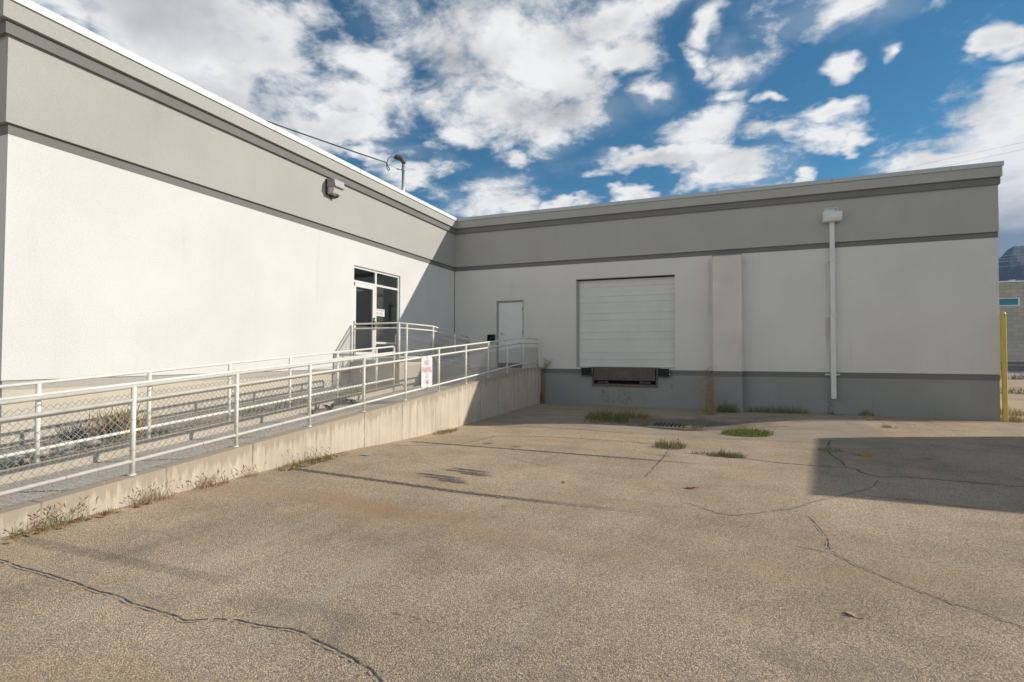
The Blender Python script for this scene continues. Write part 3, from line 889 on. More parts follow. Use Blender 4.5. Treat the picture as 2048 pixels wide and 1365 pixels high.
q = MB(); q.box(x0 + .002, x0 + .066, .14, .26, z0 + .002, z1 - .051); sub(q, 'door_track', M['grey_stucco'], od)
q = MB(); q.box(x0 + 1.66, x0 + 1.80, .172, .179, z0 + .665, z0 + .69); sub(q, 'pull_handle', M['door_white'], od)
q = MB(); q.box(x0 + .07, x1, .17, .26, z0 - .012, z0 + .012); sub(q, 'bottom_seal', M['rubber'], od)

# dock leveller ----------------------------------------------------
x0, x1, z0, z1 = PIT
q = MB()
q.box(5.41, 7.445, -.045, .075, .872, 1.272)
lv = q.build('dock_leveler', M['plate'], B)
q = MB(); q.box(x0 + .001, x1 - .001, .0, .29, .656, .745); q.box(x0 + .001, x0 + .07, .0, .29, .746, 1.27); q.box(x1 - .07, x1 - .001, .0, .29, .746, 1.27); q.box(x0 - .1, x1 + .1, -.012, .29, 1.274, 1.298)
sub(q, 'pit_frame', M['rusty'], lv)
q = MB(); q.box(x0 + .07, x1 - .07, .24, .28, .746, 1.27); sub(q, 'pit_back', M['void'], lv)
q = MB()
for a in (5.52, 6.93): q.box(a, a + .36, .06, .2, .775, .84)
sub_each(q, 'lip_support', M['steel_dark'], lv)
q = MB()
for a in (5.80, 6.96): q.box(a, a + .05, .055, .15, .76, .87)
sub_each(q, 'support_bracket', M['rusty'], lv)
for xa, xb in ((4.95, 5.39), (7.50, 7.93)):
    q = MB()
    n = 15
    for i in range(n):
        a = xa + .045 + (xb - xa - .09) * i / n; w = (xb - xa - .09) / n
        q.box(a, a + w * .82, -.14 + .006 * (i % 2), .0, 1.03 + .004 * (i % 3), 1.282)
    q.box(xa + .04, xb - .04, -.11, -.001, 1.045, 1.275)
    bp = q.build('dock_bumper', M['rubber'], B)
    q = MB()
    e0, e1 = (xa, xa + .04) if xa < 6 else (xb - .04, xb)
    q.box(xa, xa + .039, -.12, .0, 1.06, 1.285); q.box(xb - .039, xb, -.12, .0, 1.06, 1.285)
    sub_each(q, 'bumper_plate', M['steel_dark'], bp)
    q = MB()
    for z in (1.10, 1.25): q.tube([(xa + .02 if xa < 6 else xb - .02, -.12, z), (xa + .02 if xa < 6 else xb - .02, -.14, z)], .02, 8)
    sub_each(q, 'bolt', M['chrome'], bp)

# little fixtures seen edge-on at the right end --------------------
t_ = thing('end_wall_lamp', 'small dark lamp box on the far right end of the building under the upper band', 'lamp', (ER + .05, .35, 5.6))
q = MB(); q.box(ER + .006, ER + .05, .12, .42, 5.52, 5.74); q.hexa([(ER + .05, .12, 5.56), (ER + .085, .15, 5.6), (ER + .085, .39, 5.6), (ER + .05, .42, 5.56), (ER + .05, .12, 5.74), (ER + .085, .15, 5.72), (ER + .085, .39, 5.72), (ER + .05, .42, 5.74)])
q.build('lamp_housing', M['dark_metal'], t_)
t_ = thing('security_camera', 'tiny white security camera on a bracket at the right end of the building', 'camera', (ER, 2.0, 5.0))
q = MB(); q.tube([(ER, 2.2, 4.92), (ER + .30, 2.2, 4.98)], .03, 8); q.build('bracket', M['white_paint'], t_)
q = MB(); q.box(ER + .26, ER + .52, 2.08, 2.32, 4.97, 5.14); q.tube([(ER + .40, 2.07, 5.06), (ER + .40, 1.98, 5.06)], .06, 10); q.build('camera_body', M['white_paint'], t_)

# ------------------------------------------------------------------ wall lamp on the left wing
L0 = thing('wall_lamp', 'boxy bronze wall pack lamp with glass lens high on the sunlit left wall', 'lamp', (0.05, -6.93, 6.02))
q = MB(); q.box(.051, .10, -7.13, -6.74, 5.84, 6.24); q.build('back_plate', M['dark_metal'], L0)
q = MB()
q.hexa([(.10, -7.12, 6.03), (.36, -7.12, 6.045), (.36, -6.75, 6.045), (.10, -6.75, 6.03), (.10, -7.12, 6.235), (.33, -7.12, 6.215), (.33, -6.75, 6.215), (.10, -6.75, 6.235)])
q.box(.335, .37, -7.12, -6.75, 6.03, 6.06)
q.build('lamp_housing', M['grey_metal'], L0)
q = MB()
q.hexa([(.10, -7.10, 5.86), (.27, -7.09, 5.88), (.27, -6.78, 5.88), (.10, -6.77, 5.86), (.10, -7.10, 6.028), (.32, -7.10, 6.028), (.32, -6.77, 6.028), (.10, -6.77, 6.028)])
q.build('lens', M['lens'], L0)
q = MB(); q.box(.16, .22, -6.86, -6.82, 5.815, 5.859); q.box(.06, .14, -6.98, -6.9, 5.80, 5.839); build_each(q, 'latch', M['dark_metal'], L0)

# ------------------------------------------------------------------ downspout on the right wing
D0 = thing('downspout', 'white square downspout with a collector box running down the shaded wall right of the pilaster', 'downspout', (12.49, -.06, .48))
q = MB(); q.box(12.435, 12.555, -.165, -.052, 2.86, 5.63); q.build('upper_pipe', M['white_paint'], D0)
q = MB(); q.box(12.425, 12.550, -.175, -.045, .478, 2.859); q.build('lower_pipe', M['white_paint'], D0)
q = MB()
q.hexa([(12.27, -.27, 5.63), (12.71, -.27, 5.63), (12.71, -.052, 5.63), (12.27, -.052, 5.63), (12.25, -.30, 5.705), (12.73, -.30, 5.705), (12.73, -.052, 5.705), (12.25, -.052, 5.705)])
q.box(12.25, 12.73, -.30, -.286, 5.706, 5.90); q.box(12.25, 12.264, -.285, -.052, 5.706, 5.90); q.box(12.716, 12.73, -.285, -.052, 5.706, 5.90)
q.build('collector_box', M['white_paint'], D0)
q = MB(); q.box(12.312, 12.668, -.06, .30, 5.841, 5.852); q.box(12.655, 12.668, -.06, .30, 5.853, 6.068); q.box(12.312, 12.324, -.06, .30, 5.853, 6.068); q.box(12.325, 12.654, -.06, .30, 6.056, 6.068)
q.build('scupper_sleeve', M['white_paint'], D0)
for z in (4.50, 2.88, 1.17):
    q = MB()
    yy = -.18 if z < 4 else -.17
    q.box(12.30, 12.68, -.006 if z > 1.3 else .012, -.002 if z > 1.3 else .016, z - .022, z + .022)
    q.box(12.412, 12.568, yy - .008, yy, z - .022, z + .022); q.box(12.405, 12.412, yy - .008, .01, z - .022, z + .022); q.box(12.568, 12.575, yy - .008, .01, z - .022, z + .022)
    for xx in (12.33, 12.65): q.tube([(xx, -.02 if z > 1.3 else -.0, z), (xx, .014, z)], .012, 6)
    q.build('strap', M['white_paint'], D0)
q = MB(); q.tube([(12.46, .025, .02), (12.46, -.10, .05), (12.47, -.12, -.02)], .03, 8); q.box(12.2, 12.75, -.06, .025, -.02, .02)
q.build('drain_stub', M['steel_dark'], D0)

# ------------------------------------------------------------------ black box by the steel door
T = thing('mail_box', 'black open-fronted wall box to the left of the white steel door', 'box', (1.585, 0, 2.33))
q = MB()
q.box(1.455, 1.715, -.012, -.001, 2.20, 2.46); q.box(1.455, 1.468, -.16, -.012, 2.20, 2.46); q.box(1.702, 1.715, -.16, -.012, 2.20, 2.46)
q.box(1.468, 1.702, -.16, -.012, 2.447, 2.46); q.box(1.468, 1.702, -.16, -.012, 2.20, 2.213)
q.build('box_shell', M['black_plastic'], T)
q = MB(); q.ball((1.59, -.075, 2.33), .055, .045, .085, 12, 8); q.build('dispenser_bulb', M['black_plastic'], T)

# ------------------------------------------------------------------ ramp, bed and entrance platform
XW0, XW1 = 3.32, 3.52
SL = 0.0752
def ztop(y): return max(-.3, min(1.283, .361 + SL * (y + 13.953)))
Y_END, Y_BEND = -18.9, -1.69
RP = thing('concrete_ramp', 'board-marked concrete access ramp rising to the steel door landing', 'ramp', (2.5, -10, 0))
def slope_prism(mb, xa, xb, ys, ftop, zb):
    for a, b in zip(ys[:-1], ys[1:]):
        mb.hexa([(xa, a, zb), (xb, a, zb), (xb, b, zb), (xa, b, zb), (xa, a, ftop(a)), (xb, a, ftop(a)), (xb, b, ftop(b)), (xa, b, ftop(b))])
q = MB(); slope_prism(q, XW0, XW1, [Y_END, Y_BEND, -.04], ztop, -.5); q.build('retaining_wall', M['ramp_concrete'], RP)
def zslab(y):
    k = max(0.0, min(1.0, (y + 5) / 3.3))
    return ztop(y) - .14 + .10 * k
q = MB(); slope_prism(q, 1.77, XW0 - .001, [Y_END, -14, -11, -8, -5, -4, -3, Y_BEND, -.025], zslab, -.4)
q.box(.001, 1.769, -1.76, -.025, .2, 1.2425)
q.build('ramp_slab', M['slab_concrete'], RP)
def zcurb(y): return ztop(y) + .0
q = MB(); slope_prism(q, 1.62, 1.768, [Y_END, -12, -9, -6.1], zcurb, -.4); q.build('curb', M['platform_concrete'], RP)

q = MB()
ys = [-18.9, -16, -13.62, -12, -10, -8, -6.06]
def zbed(y): return max(0.02, ztop(y) - .035)
slope_prism(q, .001, 1.619, ys[2:], zbed, -.4)
slope_prism(q, -3.0, 1.619, ys[:3], zbed, -.4)
bed = q.build('planting_bed', M['soil']); bed['kind'] = 'structure'; bed['label'] = 'narrow planting bed of soil and weeds along the left wall'

PF = thing('entrance_platform', 'raised tan concrete platform under the glass entrance doors', 'platform', (.8, -4, 0))
q = MB()
q.box(.001, 1.60, -6.02, -4.2, -.2, 1.512)
q.hexa([(.001, -4.199, -.2), (1.60, -4.199, -.2), (1.60, -1.761, -.2), (.001, -1.761, -.2), (.001, -4.199, 1.511), (1.60, -4.199, 1.511), (1.60, -1.761, 1.243), (.001, -1.761, 1.243)])
q.build('platform_slab', M['platform_concrete'], PF)
q = MB(); q.box(-.075, -.001, DOOR[0] + .005, DOOR[1] - .005, 1.44, 1.505); q.build('door_sill', M['slab_concrete'], PF)

# ------------------------------------------------------------------ railings
PR, RR = .027, .0225
def ties(mb, x, ylist, zf, r):
    for y in ylist:
        z = zf(y)
        n = 10
        mb.tube([(x + (r + .003) * math.cos(a * 2 * math.pi / n), y + .004 * math.sin(a * 2), z + (r + .003) * math.sin(a * 2 * math.pi / n)) for a in range(n + 1)], .0025, 4, caps=False)


def chainlink(mb, path, hb, ht, pitch=.082, r=.0042):
    """diamond wire along a path function s->(x,y,zbase); wires zigzag and lock at their nodes"""
    pf, L = path
    h = pitch / 2
    n = int(L / h)
    rows = int((ht - hb) / h)
    rows -= rows % 2
    rnd = random.Random(3)
    for i in range(n):
        pts = []
        for j in range(rows + 1):
            # odd nodes meet at shared abscissae
            s = (i + ((j + i) % 2)) * h
            s = min(s, L)
            x, y, zb, nx, ny = pf(s)
            o = .0035 if (j % 2) else -.0035
            pts.append((x + nx * o + rnd.uniform(-.0015, .0015), y + ny * o + rnd.uniform(-.0015, .0015), zb + hb + (ht - hb) * j / rows))
        mb.tube(pts, r, 3, caps=False, smooth=True)


def loop(mb, x, y, z, s, dirx=True):
    """J bracket from a post to the hand rail; s = signed reach"""
    d = Vector((1, 0, 0)) if dirx else Vector((0, 1, 0))
    p = Vector((x, y, z))
    mb.tube([p + Vector((0, 0, -.115)), p + d * s * .55 + Vector((0, 0, -.12)), p + d * s * .92 + Vector((0, 0, -.105)), p + d * s + Vector((0, 0, -.07)), p + d * s + Vector((0, 0, -.03))], .007, 6)


TOPH, MIDH, BOTH, MESHT = .99, .835, .155, .70
XO = 3.42
RO = thing('ramp_railing', 'cream pipe railing with chain link along the outer edge of the ramp', 'railing', (XO, -10, 0))
pys = [-13.953 - 1.379 * k for k in (3, 2, 1)] + [-13.953, -12.599, -11.234, -9.868, -8.504, -7.126, -5.748, -4.361, -2.978, -1.62]
for y in pys:
    q = MB(); q.tube([(XO, y, ztop(y) - .02), (XO, y, ztop(y) + TOPH)], PR, 12); q.tube([(XO, y, ztop(y) - .02), (XO, y, ztop(y) + .012)], PR * 1.5, 12); q.build('post', M['rail_paint'], RO)
q = MB(); q.tube([(XO, -.13, 1.262), (XO, -.13, 1.283 + TOPH - .035), (XO, -.145, 1.283 + TOPH - .012), (XO, -.18, 1.283 + TOPH)], PR, 12); q.build('end_post', M['rail_paint'], RO)
def railpts(h, x=XO, y0=-18.2, y1=-.15): return [(x, y0, ztop(y0) + h), (x, Y_BEND - .12, ztop(Y_BEND - .12) + h), (x, Y_BEND + .12, 1.283 + h - .002), (x, y1, 1.283 + h)]
q = MB(); q.tube(railpts(TOPH), RR, 12); q.build('top_rail', M['rail_paint'], RO)
q = MB(); q.tube(railpts(MIDH), RR, 12); q.build('middle_rail', M['rail_paint'], RO)
q = MB(); q.tube(railpts(BOTH), RR, 12); q.build('bottom_rail', M['rail_paint'], RO)
q = MB(); q.tube(railpts(MIDH - .03, XO - .085, y1=-1.05) + [(XO - .02, -1.0, 1.283 + MIDH - .03)], .019, 10); hr = q.build('handrail', M['rail_paint'], RO)
for y in pys:
    q = MB(); loop(q, XO, y - .0, ztop(y) + MIDH - .0, -.085); sub(q, 'bracket', M['rail_paint'], hr)
q = MB()
Lr = 18.0 - .2
chainlink(q, (lambda s: (XO + .0, -18.0 + s, ztop(-18.0 + s), 1, 0), Lr), .03, MESHT)
ties(q, XO, [-14.6, -13.1, -11.8, -10.4, -9.1, -7.7, -6.3, -4.9, -3.6, -2.2, -.8], lambda y: ztop(y) + BOTH, RR)
for y in pys:
    for hh in (.28, .62):
        z = ztop(y) + hh
        q.tube([(XO + (PR + .003) * math.cos(a * .628), y + (PR + .003) * math.sin(a * .628), z) for a in range(11)], .0025, 4, caps=False)
q.tube([(XO, -.155, 1.31), (XO, -.155, 1.283 + .70)], .006, 6)
q.build('chain_link', M['galv'], RO)

XI = 1.60
RI = thing('inner_ramp_railing', 'cream pipe railing with chain link between the ramp and the planting bed', 'railing', (XI, -10, 0))
iys = [-13.945 - 1.378 * k for k in (3, 2, 1)] + [-13.945, -12.567, -11.189, -9.811, -8.43, -7.02]
for y in iys:
    q = MB(); q.tube([(XI, y, ztop(y) - .12), (XI, y, ztop(y) + TOPH)], PR, 12); q.build('post', M['rail_paint'], RI)
ye = -6.27
q = MB(); q.tube([(XI, ye, ztop(ye) - .12), (XI, ye, ztop(ye) + TOPH - .06), (XI, ye - .02, ztop(ye) + TOPH - .02), (XI, ye - .07, ztop(ye) + TOPH)], PR * .95, 12); q.build('end_post', M['rail_paint'], RI)
def irail(h, x=XI, y1=ye): return [(x, -18.2, ztop(-18.2) + h), (x, y1, ztop(y1) + h)]
q = MB(); q.tube(irail(TOPH, y1=ye - .05), RR, 12); q.build('top_rail', M['rail_paint'], RI)
q = MB(); q.tube(irail(MIDH), RR, 12); q.build('middle_rail', M['rail_paint'], RI)
q = MB(); q.tube(irail(BOTH), RR, 12); q.build('bottom_rail', M['rail_paint'], RI)
q = MB(); q.tube(irail(MIDH - .03, XI + .085, ye - .05), .019, 10); hr = q.build('handrail', M['rail_paint'], RI)
for y in iys + [ye - .1]:
    q = MB(); loop(q, XI, y, ztop(y) + MIDH, .085); sub(q, 'bracket', M['rail_paint'], hr)
q = MB(); chainlink(q, (lambda s: (XI, -18.0 + s, ztop(-18.0 + s), 1, 0), 18.0 + ye - .03), .02, MESHT); q.build('chain_link', M['galv'], RI)

# platform railing
YP, XP = -5.965, 1.545
zp = 1.512
RPf = thing('platform_railing', 'cream pipe railing with chain link round the glass door platform', 'railing', (XP, -4, 1.5))
def zpl(y): return zp if y < -4.2 else max(1.243, zp - (y + 4.2) * .11)
q = MB(); q.tube([(.07, YP, zp - .01), (.07, YP, zp + .97), (.075, YP, zp + 1.02), (.10, YP, zp + 1.04), (.14, YP, zp + 1.045)], PR, 12); q.build('end_post', M['rail_paint'], RPf)
q = MB(); q.tube([(XP, YP, zp - .01), (XP, YP, zp + 1.045)], PR * 1.05, 12); q.build('corner_post', M['rail_paint'], RPf)
for y in (-5.60, -4.20, -2.83):
    q = MB(); q.tube([(XP, y, zpl(y) - .01), (XP, y, zpl(y) + 1.03)], PR, 12); q.build('post', M['rail_paint'], RPf)
y9 = -1.80
q = MB(); q.tube([(XP, y9, 1.24), (XP, y9, zpl(y9) + 1.03), (XP, y9 - .06, zpl(y9) + 1.045)], PR, 12); q.build('end_post', M['rail_paint'], RPf)
for nm, h in (('top_rail', 1.045), ('middle_rail', .915), ('bottom_rail', .13)):
    q = MB(); q.tube([(.09 if h < 1 else .12, YP, zp + h), (XP, YP, zp + h)], RR, 12)
    q.tube([(XP, YP, zp + h), (XP, -4.32, zp + h), (XP, -4.08, zpl(-4.08) + h), (XP, y9 - .03, zpl(y9) + h)], RR, 12); q.build(nm, M['rail_paint'], RPf)
q = MB(); q.tube([(XP - .085, -4.95, zp + .87), (XP - .085, -4.3, zp + .87), (XP - .085, -4.1, zpl(-4.1) + .865), (XP - .085, y9 + .2, zpl(y9) + .86)], .02, 10); hr = q.build('handrail', M['rail_paint'], RPf)
for y in (-4.20, -2.83):
    q = MB(); loop(q, XP, y, zpl(y) + .90, -.085); sub(q, 'bracket', M['rail_paint'], hr)
q = MB()
chainlink(q, (lambda s: (.10 + s, YP, zp, 0, 1), XP - .13), .02, .90)
chainlink(q, (lambda s: (XP, YP + .03 + s, zpl(YP + .03 + s), 1, 0), y9 - YP - .06), .02, .76)
q.tube([(.125, YP, zp + .03), (.125, YP, zp + .9)], .006, 6)
for z in (.15, .45, .8): q.tube([(.07 + (PR + .004) * math.cos(a * .628), YP + (PR + .004) * math.sin(a * .628), zp + z) for a in range(11)], .006, 4, caps=False); q.tube([(.09, YP, zp + z), (.15, YP, zp + z)], .006, 5)
for z in (.15, .35, .55, .75): q.tube([(XP + (PR + .004) * math.cos(a * .628), YP + (PR + .004) * math.sin(a * .628), zp + z) for a in range(11)], .006, 4, caps=False)
q.build('chain_link', M['galv'], RPf)

WH = thing('wall_handrail', 'short pipe handrail on the left wall sloping down past the glass door', 'handrail', (.1, -2.5, 2.2))
q = MB()
q.tube([(.09, -4.0, 1.65), (.09, -4.0, 2.27), (.09, -3.985, 2.31), (.09, -3.94, 2.325), (.09, -1.85, 2.12), (.09, -1.1, 2.115), (.09, -1.05, 2.09), (.09, -1.05, 1.9)], .02, 10)
q.build('pipe', M['rail_paint'], WH)
q = MB()
for y in (-3.5, -2.4, -1.4): q.tube([(0.0, y, 2.13 if y > -2 else 2.2), (.09, y, 2.10 if y > -2 else 2.17)], .01, 6)
build_each(q, 'bracket', M['rail_paint'], WH)

# ------------------------------------------------------------------ signs
def text_mesh(body, size, bold=0.0):
    cu = bpy.data.curves.new('lettering', 'FONT'); cu.body = body; cu.size = size; cu.align_x = 'CENTER'; cu.align_y = 'CENTER'
    cu.extrude = .0008; cu.offset = bold; cu.resolution_u = 3
    o = bpy.data.objects.new('lettering_tmp', cu); COL.objects.link(o)
    bpy.context.view_layer.update()
    me = bpy.data.meshes.new_from_object(o.evaluated_get(bpy.context.evaluated_depsgraph_get()))
    bpy.data.objects.remove(o)
    return me


def faded_red(name, wear):
    m, t, b = newmat(name)
    f = t.noise(objc(t), 38, 4, 0.7)
    t.set(b.inputs['Base Color'], t.mix(t.step(f, .40, .62, wear, 0.0), (0.64, 0.10, 0.11), (0.80, 0.72, 0.70)))
    b.inputs['Roughness'].default_value = .6
    return m
M['red_ink'] = faded_red('faded_red_ink', .65)
M['red_ink_pale'] = faded_red('pale_red_ink', 1.0)
M['sign_white'] = simple('sign_white', (0.74, 0.75, 0.75), .5, 0, .06, 8)


def lettering(body, size, loc, rot, mat, parent, sx=1.0, bold=0.0):
    me = text_mesh(body, size, bold)
    me.materials.clear(); me.materials.append(mat)
    for v in me.vertices: v.co.x *= sx
    o = bpy.data.objects.new('lettering', me); COL.objects.link(o)
    o.parent = parent
    o.matrix_basis = Matrix.Translation(Vector(loc) - Vector(parent.location)) @ rot
    return o

rotX = Matrix(((0, 0, 1, 0), (1, 0, 0, 0), (0, 1, 0, 0), (0, 0, 0, 1)))   # text x->+Y, y->+Z, facing +X
SP = thing('no_parking_sign', 'tall white sign with faded red NO PARKING ANY TIME lettering wired to the ramp railing', 'sign', (XO + .035, -7.70, 1.0))
q = MB()
sx0, sx1, sy0, sy1, sz0, sz1 = XO + .030, XO + .034, -7.935, -7.475, .99, 1.665
c = .03
prof = [(sy0 + c, sz0), (sy1 - c, sz0), (sy1, sz0 + c), (sy1, sz1 - c), (sy1 - c, sz1), (sy0 + c, sz1), (sy0, sz1 - c), (sy0, sz0 + c)]
q.face([(sx1, a, b) for a, b in prof]); q.face([(sx0, a, b) for a, b in reversed(prof)])
for (a, b), (c1, d1_) in zip(prof, prof[1:] + prof[:1]): q.face([(sx0, a, b), (sx0, c1, d1_), (sx1, c1, d1_), (sx1, a, b)])
q.build('sign_panel', M['sign_white'], SP)
cy = (sy0 + sy1) / 2
for tx, sz, zz, mt, sxx, bo in (('NO', .175, 1.535, 'red_ink', .72, .004), ('PARKING', .175, 1.375, 'red_ink', .56, .004), ('ANY', .125, 1.235, 'red_ink_pale', .62, .002), ('TIME', .135, 1.11, 'red_ink', .56, .003)):
    lettering(tx, sz, (sx1 + .0016, cy, zz), rotX, M[mt], SP, sxx, bo)
q = MB(); q.tube([(sx1 + .002, cy, 1.63), (sx1 + .006, cy, 1.66), (XO + .02, cy - .005, 1.71), (XO - .02, cy, 1.72)], .004, 5); q.tube([(sx1 + .003, cy + .01, 1.03), (sx1 + .004, cy + .01, .98), (XO + .02, cy, .93)], .004, 5)
q.tube([(sx1, cy, 1.625), (sx1 + .003, cy, 1.625)], .012, 8)
build_each(q, 'wire_tie', M['dark_metal'], SP)

NS = thing('no_smoking_sign', 'small white notice with red NO SMOKING heading stuck on the entrance sidelight', 'sign', (gx, -4.57, 2.98))
q = MB(); q.box(gx + .001, gx + .004, -4.79, -4.36, 2.87, 3.085); q.build('sign_panel', M['sign_white'], NS)
lettering('NO SMOKING', .062, (gx + .006, -4.575, 3.045), rotX, M['red_ink'], NS, .95, .0015)
q = MB()
n = 16
for rr in (.042,):
    q.tube([(gx + .005, -4.72 + rr * math.cos(2 * math.pi * k / n), 2.955 + rr * math.sin(2 * math.pi * k / n)) for k in range(n + 1)], .006, 5)
q.tube([(gx + .005, -4.75, 2.985), (gx + .005, -4.69, 2.925)], .005, 5)
q.build('prohibition_symbol', M['red_ink'], NS)
q = MB()
for i, (w, z) in enumerate(((.14, 2.985), (.19, 2.96), (.17, 2.935), (.24, 2.905))): q.box(gx + .0045, gx + .0055, -4.53 - w / 2, -4.53 + w / 2, z - .006, z + .006)
q.build('small_print', M['grey_metal'], NS)

# ------------------------------------------------------------------ roof mast and overhead cable
MA = thing('service_mast', 'grey pipe mast with a dark weatherhead standing on the left wing roof', 'mast', (-1.0, -2.02, 5.8))
q = MB(); q.tube([(-1, -2.02, 5.8), (-1, -2.02, 8.52)], .055, 14); q.build('pipe', M['galv_pipe'], MA)
q = MB()
q.tube([(-.98, -2.02, 8.50), (-.99, -2.03, 8.58), (-1.06, -2.10, 8.68), (-1.16, -2.20, 8.70), (-1.24, -2.28, 8.66)], .09, 12, radii=[.068, .085, .10, .095, .03])
q.build('weatherhead', M['steel_dark'], MA)
q = MB(); q.tube([(-1, -2.02, 8.26), (-1, -2.02, 8.31)], .07, 12); q.tube([(-1.05, -2.08, 8.285), (-1.16, -2.19, 8.28)], .025, 8); q.build('clamp', M['galv_pipe'], MA)
ca = Vector((-.98, -3.06, 8.19))
OC = thing('overhead_cable', 'black service cable dropping from a hidden pole to the roof mast', 'cable', tuple(ca))
q = MB()
pts = []
e = Vector((-13.0, -12.2, 12.75))
for i in range(15):
    k = i / 14; p = ca.lerp(e, k); p.z -= .22 * 4 * k * (1 - k); pts.append(p)
q.tube(pts, .022, 8); q.build('cable_span', M['cable'], OC)
q = MB(); q.tube([(-1.2, -2.24, 8.66), (-1.18, -2.5, 8.62), (-1.1, -2.78, 8.45), (-1.02, -2.98, 8.18), (-.98, -3.03, 8.02), (-.96, -2.97, 7.94), (-.95, -2.9, 8.0), (-.97, -3.0, 8.1), tuple(ca)], .018, 8); q.build('drip_loop', M['cable'], OC)
q = MB(); q.tube([tuple(ca), (-1.16, -2.19, 8.28)], .007, 5); q.build('guy_wire', M['galv_pipe'], OC)
UP = thing('utility_pole', 'timber utility pole carrying the service cable beyond the left wing', 'pole', (-13.05, -12.25, 0))
q = MB(); q.tube([(-13.05, -12.25, -.5), (-13.05, -12.25, 13.3)], .15, 12, radii=[.17, .12]); q.build('shaft', M['wood_pole'], UP)
q = MB(); q.box(-14.1, -12.0, -12.42, -12.31, 12.7, 12.82); q.build('cross_arm', M['wood_pole'], UP)

# ------------------------------------------------------------------ drain, bollard
dz = gz(8.22, -3.55)
DG = thing('storm_drain', 'rusty rectangular drain grate set in the low spot before the dock', 'drain', (8.22, -3.55, dz))
gx0, gx1, gy0, gy1 = 7.86, 8.62, -3.98, -3.2
dzz = max(gz(a, b) for a in (gx0 - .12, gx1 + .12, 8.2) for b in (gy0 - .12, gy1 + .12, -3.6))
q = MB()
q.box(gx0 - .16, gx1 + .16, gy0 - .16, gy0 - .03, dzz - .12, dzz + .012); q.box(gx0 - .16, gx1 + .16, gy1 + .03, gy1 + .16, dzz - .12, dzz + .012)
q.box(gx0 - .16, gx0 - .03, gy0 - .03, gy1 + .03, dzz - .12, dzz + .012); q.box(gx1 + .03, gx1 + .16, gy0 - .03, gy1 + .03, dzz - .12, dzz + .012)
q.build('concrete_collar', M['pan_concrete'], DG)
q = MB()
q.box(gx0 - .03, gx1 + .03, gy0 - .03, gy0, dzz - .05, dzz + .02); q.box(gx0 - .03, gx1 + .03, gy1, gy1 + .03, dzz - .05, dzz + .02)
for i in range(9):
    a = gx0 - .03 + (gx1 - gx0 + .03) * i / 8
    q.box(a, a + .028, gy0 + .0005, gy1 - .0005, dzz - .05, dzz + .018)
q.build('grate', M['rusty'], DG)
q = MB(); q.box(gx0, gx1, gy0, gy1, dzz - .10, dzz - .055); q.build('drain_sump', M['void'], DG)

BO = thing('bollard', 'tall yellow steel bollard beside the right end of the building', 'bollard', (16.38, -.135, 0))
q = MB()
rb = .057
q.tube([(16.38, -.135, -.2), (16.38, -.135, 2.80)], rb, 20, caps=False); q.build('post', M['yellow'], BO)
q = MB()
ring = [(2.80, rb + .004), (2.805, rb + .008), (2.825, rb + .008), (2.845, rb * .93), (2.872, rb * .72), (2.888, rb * .42), (2.895, .01)]
q.tube([(16.38, -.135, z) for z, r in ring], rb, 20, radii=[r for z, r in ring]); q.build('domed_cap', M['yellow'], BO)

# ------------------------------------------------------------------ plants
def blade(mb, base, tip, w, bend, mi):
    b = Vector(base); t = Vector(tip)
    d = t - b
    side = Vector((-d.y, d.x, 0))
    if side.length < 1e-4: side = Vector((1, 0, 0))
    side.normalize()
    a = random.uniform(0, math.pi); side = Vector((math.cos(a), math.sin(a), 0)) * .6 + side * .4
    m = b + d * .55 + Vector((0, 0, bend))
    q0, q1 = b - side * w / 2, b + side * w / 2
    m0, m1 = m - side * w * .4, m + side * w * .4
    mb.face([q0, q1, m1, m0], mi); mb.face([m0, m1, t], mi)


def clump(mb, cx, cy, rx, ry, n, h0, h1, mats_w, w=.006, lean=.5, zf=gz, rnd=random, rot=0.0):
    for _ in range(n):
        a = rnd.uniform(0, 2 * math.pi); rr = math.sqrt(rnd.random())
        ux, uy = rx * rr * math.cos(a), ry * rr * math.sin(a)
        x = cx + ux * math.cos(rot) - uy * math.sin(rot); y = cy + ux * math.sin(rot) + uy * math.cos(rot)
        pat = math.sin(x * 23 + cy * 9) * math.sin(y * 19 + cx * 7) + .6 * math.sin(x * 51) * math.sin(y * 47)
        if pat < rnd.uniform(-1.1, .1) - .0: continue
        h = rnd.uniform(h0, h1) * (1.15 - .45 * rr) * (1.6 if rnd.random() < .12 else 1) * (1 + .3 * pat)
        la = rnd.uniform(0, 2 * math.pi); ll = h * lean * rnd.random()
        k = rnd.random(); mi = 0
        for i, wt in enumerate(mats_w):
            if k < wt: mi = i; break
            k -= wt
        z = zf(x, y)
        blade(mb, (x, y, z - .005), (x + math.cos(la) * ll, y + math.sin(la) * ll, z + h), w * rnd.uniform(.6, 1.4), h * .12, mi)


G3 = lambda *k: [M[i] for i in k]
def weed(label, cx, cy, rx, ry, n, h0, h1, mats, wts, w=.006, lean=.5, cat='weeds', name='weed_clump', zf=gz, rot=0.0, extra=None, group=None):
    mb = MB(); rnd = random.Random(int(cx * 1000) + int(cy * 77))
    clump(mb, cx, cy, rx, ry, n, h0, h1, wts, w, lean, zf, rnd, rot)
    if extra: extra(mb, rnd)
    t = thing(name, label, cat, (cx, cy, zf(cx, cy)), group)
    mb.build('foliage', mats, t)
    return t


